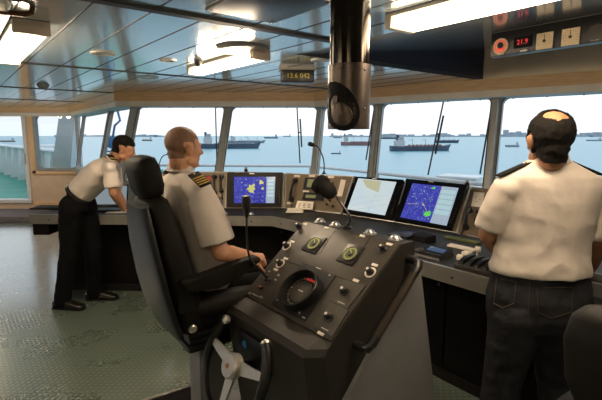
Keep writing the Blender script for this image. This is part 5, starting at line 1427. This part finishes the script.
for q in ([(497, 278), (494, 303), (503, 308), (514, 303), (516, 282), (497, 278)], [(537, 288), (538, 313), (552, 318), (571, 312), (573, 287), (537, 288)]):
    pts = []
    for a_, b_ in zip(q, q[1:]):
        for k in range(5): pts.append(on_back(a_[0] + (b_[0] - a_[0]) * k / 5, a_[1] + (b_[1] - a_[1]) * k / 5, .002))
    s_ = MB().tube(pts, .0018, 5, cap=False).build('pocket_seam', 'stitch'); s_.parent = jeans
s_ = MB().tube([on_back(530 - k * .15, 274 + 4 * k, .001) for k in range(11)], .0016, 5).build('centre_seam', 'stitch'); s_.parent = jeans
for px in (504, 527, 556, 580):
    p_, q_ = on_back(px, 262, .010), on_back(px, 275, .006); s_ = MB().tube([p_, q_], .006, 6).build('belt_loop', 'denim'); s_.parent = jeans
a_, b_ = on_back(562, 273.5, .004), on_back(577, 273.5, .004)
s_ = MB(frame(lerp(a_, b_, .5), b_ - a_, V((0, -1, 0)))).box((0, 0, .002), ((b_ - a_).length, .022, .004), .001).build('leather_patch', 'leather_patch'); s_.parent = jeans
shoe(P1, aL + V((-.03, .21, 0)), aL + V((0, -.06, 0))); shoe(P1, aR + V((.05, .21, 0)), aR + V((0, -.06, 0)))

# --- seated captain, turned towards the right
base = V((-.56, 2.47, 0)); P2 = person('captain in white uniform shirt with gold striped epaulettes, seated in the black chair', base)
YC = 2.46; az = R(66); fw = V((math.sin(az), math.cos(az), 0)); rt_ = V((fw.y, -fw.x, 0))      # forward, and to his right (towards the camera)
hc = Y(184, 148.5, YC - .02); H2 = head_frame(hc, R(48), R(2))
nk = Y(181, 173, YC); 
sN = Y(200, 190, YC - .19) ; sF = nk + (nk - sN) * .9; sF.z = sN.z - .01
nk2 = lerp(sN, sF, .5); 
elb = Y(221, 253, YC - .22); wr_ = Y(249, 256, YC - .13)
hip = Y(203, 292, YC - .02); 
m = MB(); add_head(m, H2); m.chain([H2 @ V((0, -.028, -.06)), nk, nk - UP * .05], [.056, .062, .08])
m.chain([sN, elb], [.05, .045]).chain([elb, lerp(elb, wr_, .35), wr_], [.045, .046, .030])
ef = sF + V((.02, .06, -.33)); wf = ef + V((.20, -.16, -.06)); m.chain([sF, ef], [.05, .045]).chain([ef, wf], [.043, .028])
m.chain([nk - UP * .05, lerp(nk, hip, .35), lerp(nk, hip, .7), hip], [.08, .10, .10, .09]).chain([sN, nk - UP * .07, sF], [.045, .06, .045])
kN = hip + fw * .44 + rt_ * .09 + UP * .02; kF = hip + fw * .44 - rt_ * .12 + UP * .02; fN = kN + fw * .02 - UP * .0; 
fN = V((kN.x + .03, kN.y + .05, .32)); fF = V((kF.x + .03, kF.y + .03, .32))
m.chain([hip, hip + rt_ * .09, kN, fN], [.09, .07, .05, .035]).chain([hip, hip - rt_ * .09, kF, fF], [.09, .07, .05, .035])
add_hand(m, wr_, V((.95, .25, -.16)), V((.05, .35, -1)), 1, 1.05, .92, thumb_curl=.7)
add_hand(m, wf, fw, V((0, 0, -1)), -1, .5, .98)
b = m.build('body', 'skin_fair'); remesh(b, .0055, 4); b.data.transform(Matrix.Translation(-base)); b.parent = P2
Hl = Matrix.Translation(-base) @ H2
def stub(p):
    if abs(p.x) > .070 and -.035 < p.y < .03 and -.05 < p.z < .032: return False
    if p.z < -.055 or p.y > .078: return False
    if p.z < .05 and p.y > .03: return False
    if p.z < .0 and p.y > .005: return False
    if p.z < -.02 and p.y > -.02: return False
    return True
hair_cap(b, Hl, stub, .0010, 'hair', 'hair_stubble', P2); eyes(Hl, P2)
m = MB()
def tr_ring(c, w_, d_, tilt=0): return ell(c, rt_ * w_, (fw * math.cos(tilt) + UP * math.sin(tilt)) * d_, 28)
hem = hip + UP * .02
m.ring_loft([tr_ring(nk + UP * .012, .06, .06), tr_ring(nk - UP * .02, .09, .075), tr_ring(nk - UP * .05, .16, .095), tr_ring(lerp(nk, hip, .22), .195, .115), tr_ring(lerp(nk, hip, .42) + fw * .02, .19, .135), tr_ring(lerp(nk, hip, .65) + fw * .035, .18, .15), tr_ring(lerp(nk, hip, .85) + fw * .04, .18, .155), tr_ring(hip + fw * .02, .185, .15)])
sleeve(m, sN, elb, .84, .062, .092); m.chain([sF - UP * .01, lerp(sF, ef, .7)], [.062, .07], 20)
m.chain([sN - UP * .01, nk - UP * .04], [.058, .07], 20).chain([sF - UP * .01, nk - UP * .04], [.058, .07], 20)
o = m.build('shirt', 'shirt'); remesh(o, .007, 3, .012, 7, 5, lambda p: .4 + max(0, (1.42 - p.z)) * 1.4); fin(o, P2)
cl_ = collar(nk + UP * .018, rt_ * .064, fw * .064, 0, .036, P2)
sn_top = sN + UP * .055
epaulette(P2, Y(193, 174, sN.y - .0), Y(206, 186, sN.y - .075), V((.15, -.55, .8)), 4, .062)
epaulette(P2, lerp(nk, sF, .45) + UP * .055, sF + UP * .06, V((0, .3, 1)), 4, .058)
m = MB(); m.ring_loft([tr_ring(hip + UP * .05 + fw * .02, .175, .145), tr_ring(hip, .19, .155), tr_ring(hip - UP * .07, .18, .15)])
m.chain([hip + rt_ * .09 + fw * .02 - UP * .01, kN, fN], [.105, .085, .07], 20).chain([hip - rt_ * .09 + fw * .02 - UP * .01, kF, fF], [.105, .085, .07], 20)
o = m.build('trousers', 'trousers'); remesh(o, .010, 5, .006, 8, 2); fin(o, P2)
for f_ in (fN, fF):
    s_ = shoe(P2, f_ + fw * .2, f_ - fw * .06); s_.location.z += .24
t = thing('foot_rest', 'dark foot rest plate under the captain, hidden behind the helm stand', 'foot rest', frame((fN + fF) / 2 * 1.0 + fw * .06 - UP * ((fN + fF).z / 2 - .225), rt_, UP)); MB().box((0, 0, 0), (.46, .30, .02), .005).build('foot_plate', 'base_dark', t)
MB().tube([(-.18, 0, -.22), (-.18, 0, 0)], .015, 8).tube([(.18, 0, -.22), (.18, 0, 0)], .015, 8).build('support_leg', 'base_dark', t)

# --- man leaning over the left worktop
base = V((-2.15, 4.12, 0)); P3 = person('dark-haired man in white shirt and black trousers leaning over the left worktop', base)
YL = 4.12
hc = Y(124, 149, YL); H3 = head_frame(hc, R(80), R(22))
nk = Y(112, 161, YL); hip = Y(77, 196, YL + .02)
sN = Y(110, 168, YL - .17); sF = Y(115, 168, YL + .18)
elN = Y(113.5, 193, YL - .17); wN = Y(124.5, 209, YL - .02); elF = Y(117, 192, YL + .20); wF = Y(126, 207, YL + .16)
m = MB(); add_head(m, H3); m.chain([H3 @ V((0, -.036, -.055)), nk, lerp(nk, hip, .1)], [.056, .06, .075])
m.chain([sN, elN], [.046, .040]).chain([elN, lerp(elN, wN, .35), wN], [.041, .040, .027]).chain([sF, elF], [.046, .040]).chain([elF, wF], [.041, .027])
m.chain([lerp(nk, hip, .1), lerp(nk, hip, .4), lerp(nk, hip, .8), hip], [.08, .1, .095, .09]).chain([sN, lerp(nk, hip, .12), sF], [.045, .06, .045])
aN, aF = V((-2.21, 4.06, .09)), V((-1.93, 4.30, .09))
aN = Z(66, 303, .05); aN = V((aN.x - .03, aN.y, .09)); aF = Z(98, 295, .05); aF = V((aF.x - .03, aF.y, .09))
kN, kF = Y(69, 250, YL - .06), Y(93, 246, YL + .10)
hN, hF = hip + V((-.02, -.08, -.06)), hip + V((.03, .08, -.06))
m.chain([hip, hN, kN, aN], [.09, .07, .05, .035]).chain([hip, hF, kF, aF], [.09, .07, .05, .035])
add_hand(m, wN, V((.75, .3, -.45)), V((0, 0, -1)), 1, .35, .95); add_hand(m, wF, V((.8, 0, -.3)), V((0, 0, -1)), -1, .3, .95)
b = m.build('body', 'skin_tan'); remesh(b, .006, 4); b.data.transform(Matrix.Translation(-base)); b.parent = P3
Hl = Matrix.Translation(-base) @ H3
hair_cap(b, Hl, lambda p: stub(p) , .009, 'hair', 'hair_black', P3); eyes(Hl, P3)
ax_ = (hip - nk).normalized(); sdv = V((0, -1, 0)); dp = ax_.cross(sdv).normalized()
m = MB(); R_ = lambda c, w_, d_: ell(c, sdv * w_, dp * d_, 26)
m.ring_loft([R_(nk, .055, .055), R_(lerp(nk, hip, .10), .14, .085), R_(lerp(nk, hip, .24), .19, .115), R_(lerp(nk, hip, .45), .185, .128), R_(lerp(nk, hip, .7), .165, .125), R_(lerp(nk, hip, .88) , .165, .122)])
sleeve(m, sN + V((-.01, .02, -.01)), elN, .78, .056, .070); m.chain([sF, lerp(sF, elF, .7)], [.058, .064], 20)
m.chain([sN, lerp(nk, hip, .16)], [.055, .07], 20).chain([sF, lerp(nk, hip, .16)], [.055, .07], 20)
o = m.build('shirt', 'shirt'); remesh(o, .010, 5, .010, 6, 12); fin(o, P3)
collar(nk - ax_ * .012, sdv * .058, dp * .058, 0, .030, P3, -ax_)
epaulette(P3, lerp(nk, sN, .45) - ax_ * .02 + dp * .04 + UP * .04, sN + V((.05, -.02, .07)), V((.3, -.25, 1)), 2, .05)
epaulette(P3, lerp(nk, sF, .45) + UP * .055, sF + V((.03, 0, .06)), V((.3, .2, 1)), 2, .05)
m = MB(); m.ring_loft([R_(lerp(nk, hip, .84), .155, .115), R_(hip - ax_ * .01, .17, .13), ell(hip - UP * .03 + V((-.01, 0, 0)), V((0, -.175, 0)), V((.125, 0, .04)), 26), ell(hip - UP * .14, V((0, -.165, 0)), V((.135, 0, 0)), 26)])
m.chain([hN + V((0, 0, -.02)), lerp(hN, kN, .5), kN, lerp(kN, aN, .5), aN - UP * .01], [.105, .098, .082, .076, .080], 20)
m.chain([hF + V((0, 0, -.02)), lerp(hF, kF, .5), kF, lerp(kF, aF, .5), aF - UP * .01], [.105, .098, .082, .074, .074], 20)
o = m.build('trousers', 'trousers'); remesh(o, .010, 5, .008, 7, 21); fin(o, P3)
bt_ = MB().ring_loft([R_(lerp(nk, hip, .86) , .168, .127), R_(lerp(nk, hip, .86) + ax_ * .035, .17, .130), R_(lerp(nk, hip, .86) + ax_ * .035, .16, .12), R_(lerp(nk, hip, .86), .158, .118)], cap=False).build('belt', 'belt'); fin(bt_, P3)
shoe(P3, aN + V((.22, -.04, 0)), aN + V((-.06, .0, 0))); shoe(P3, aF + V((.22, .02, 0)), aF + V((-.06, .0, 0)))

# ------------------------------------------------------------------ world and exposure
w = bpy.data.worlds.new('sky'); bpy.context.scene.world = w; w.use_nodes = True
nt = w.node_tree; N = nt.nodes; L = nt.links; bg = N['Background']
tc = N.new('ShaderNodeTexCoord'); sx = N.new('ShaderNodeSeparateXYZ'); L.new(tc.outputs['Generated'], sx.inputs[0])
r = N.new('ShaderNodeValToRGB'); L.new(sx.outputs['Z'], r.inputs['Fac']); e = r.color_ramp.elements
e[0].position = .0; e[0].color = (.86, .90, .94, 1); e[1].position = 1; e[1].color = (.60, .76, .95, 1)
for p_, c_ in ((.02, (.90, .90, .93)), (.07, (1.0, .965, .965)), (.25, (.97, .98, 1.0))): q = e.new(p_); q.color = (*c_, 1)
L.new(r.outputs['Color'], bg.inputs['Color']); bg.inputs['Strength'].default_value = 1.7
sc = bpy.context.scene
sc.view_settings.view_transform = 'Standard'; sc.view_settings.look = 'None'; sc.view_settings.gamma = 1; sc.view_settings.use_curve_mapping = False
sc.view_settings.exposure = -0.12
sc.cycles.use_denoising = True
sc.cycles.max_bounces = 8; sc.cycles.diffuse_bounces = 4; sc.cycles.glossy_bounces = 4; sc.cycles.transparent_max_bounces = 12; sc.cycles.transmission_bounces = 4
sc.cycles.sample_clamp_indirect = 6
sc.cycles.caustics_reflective = False; sc.cycles.caustics_refractive = False
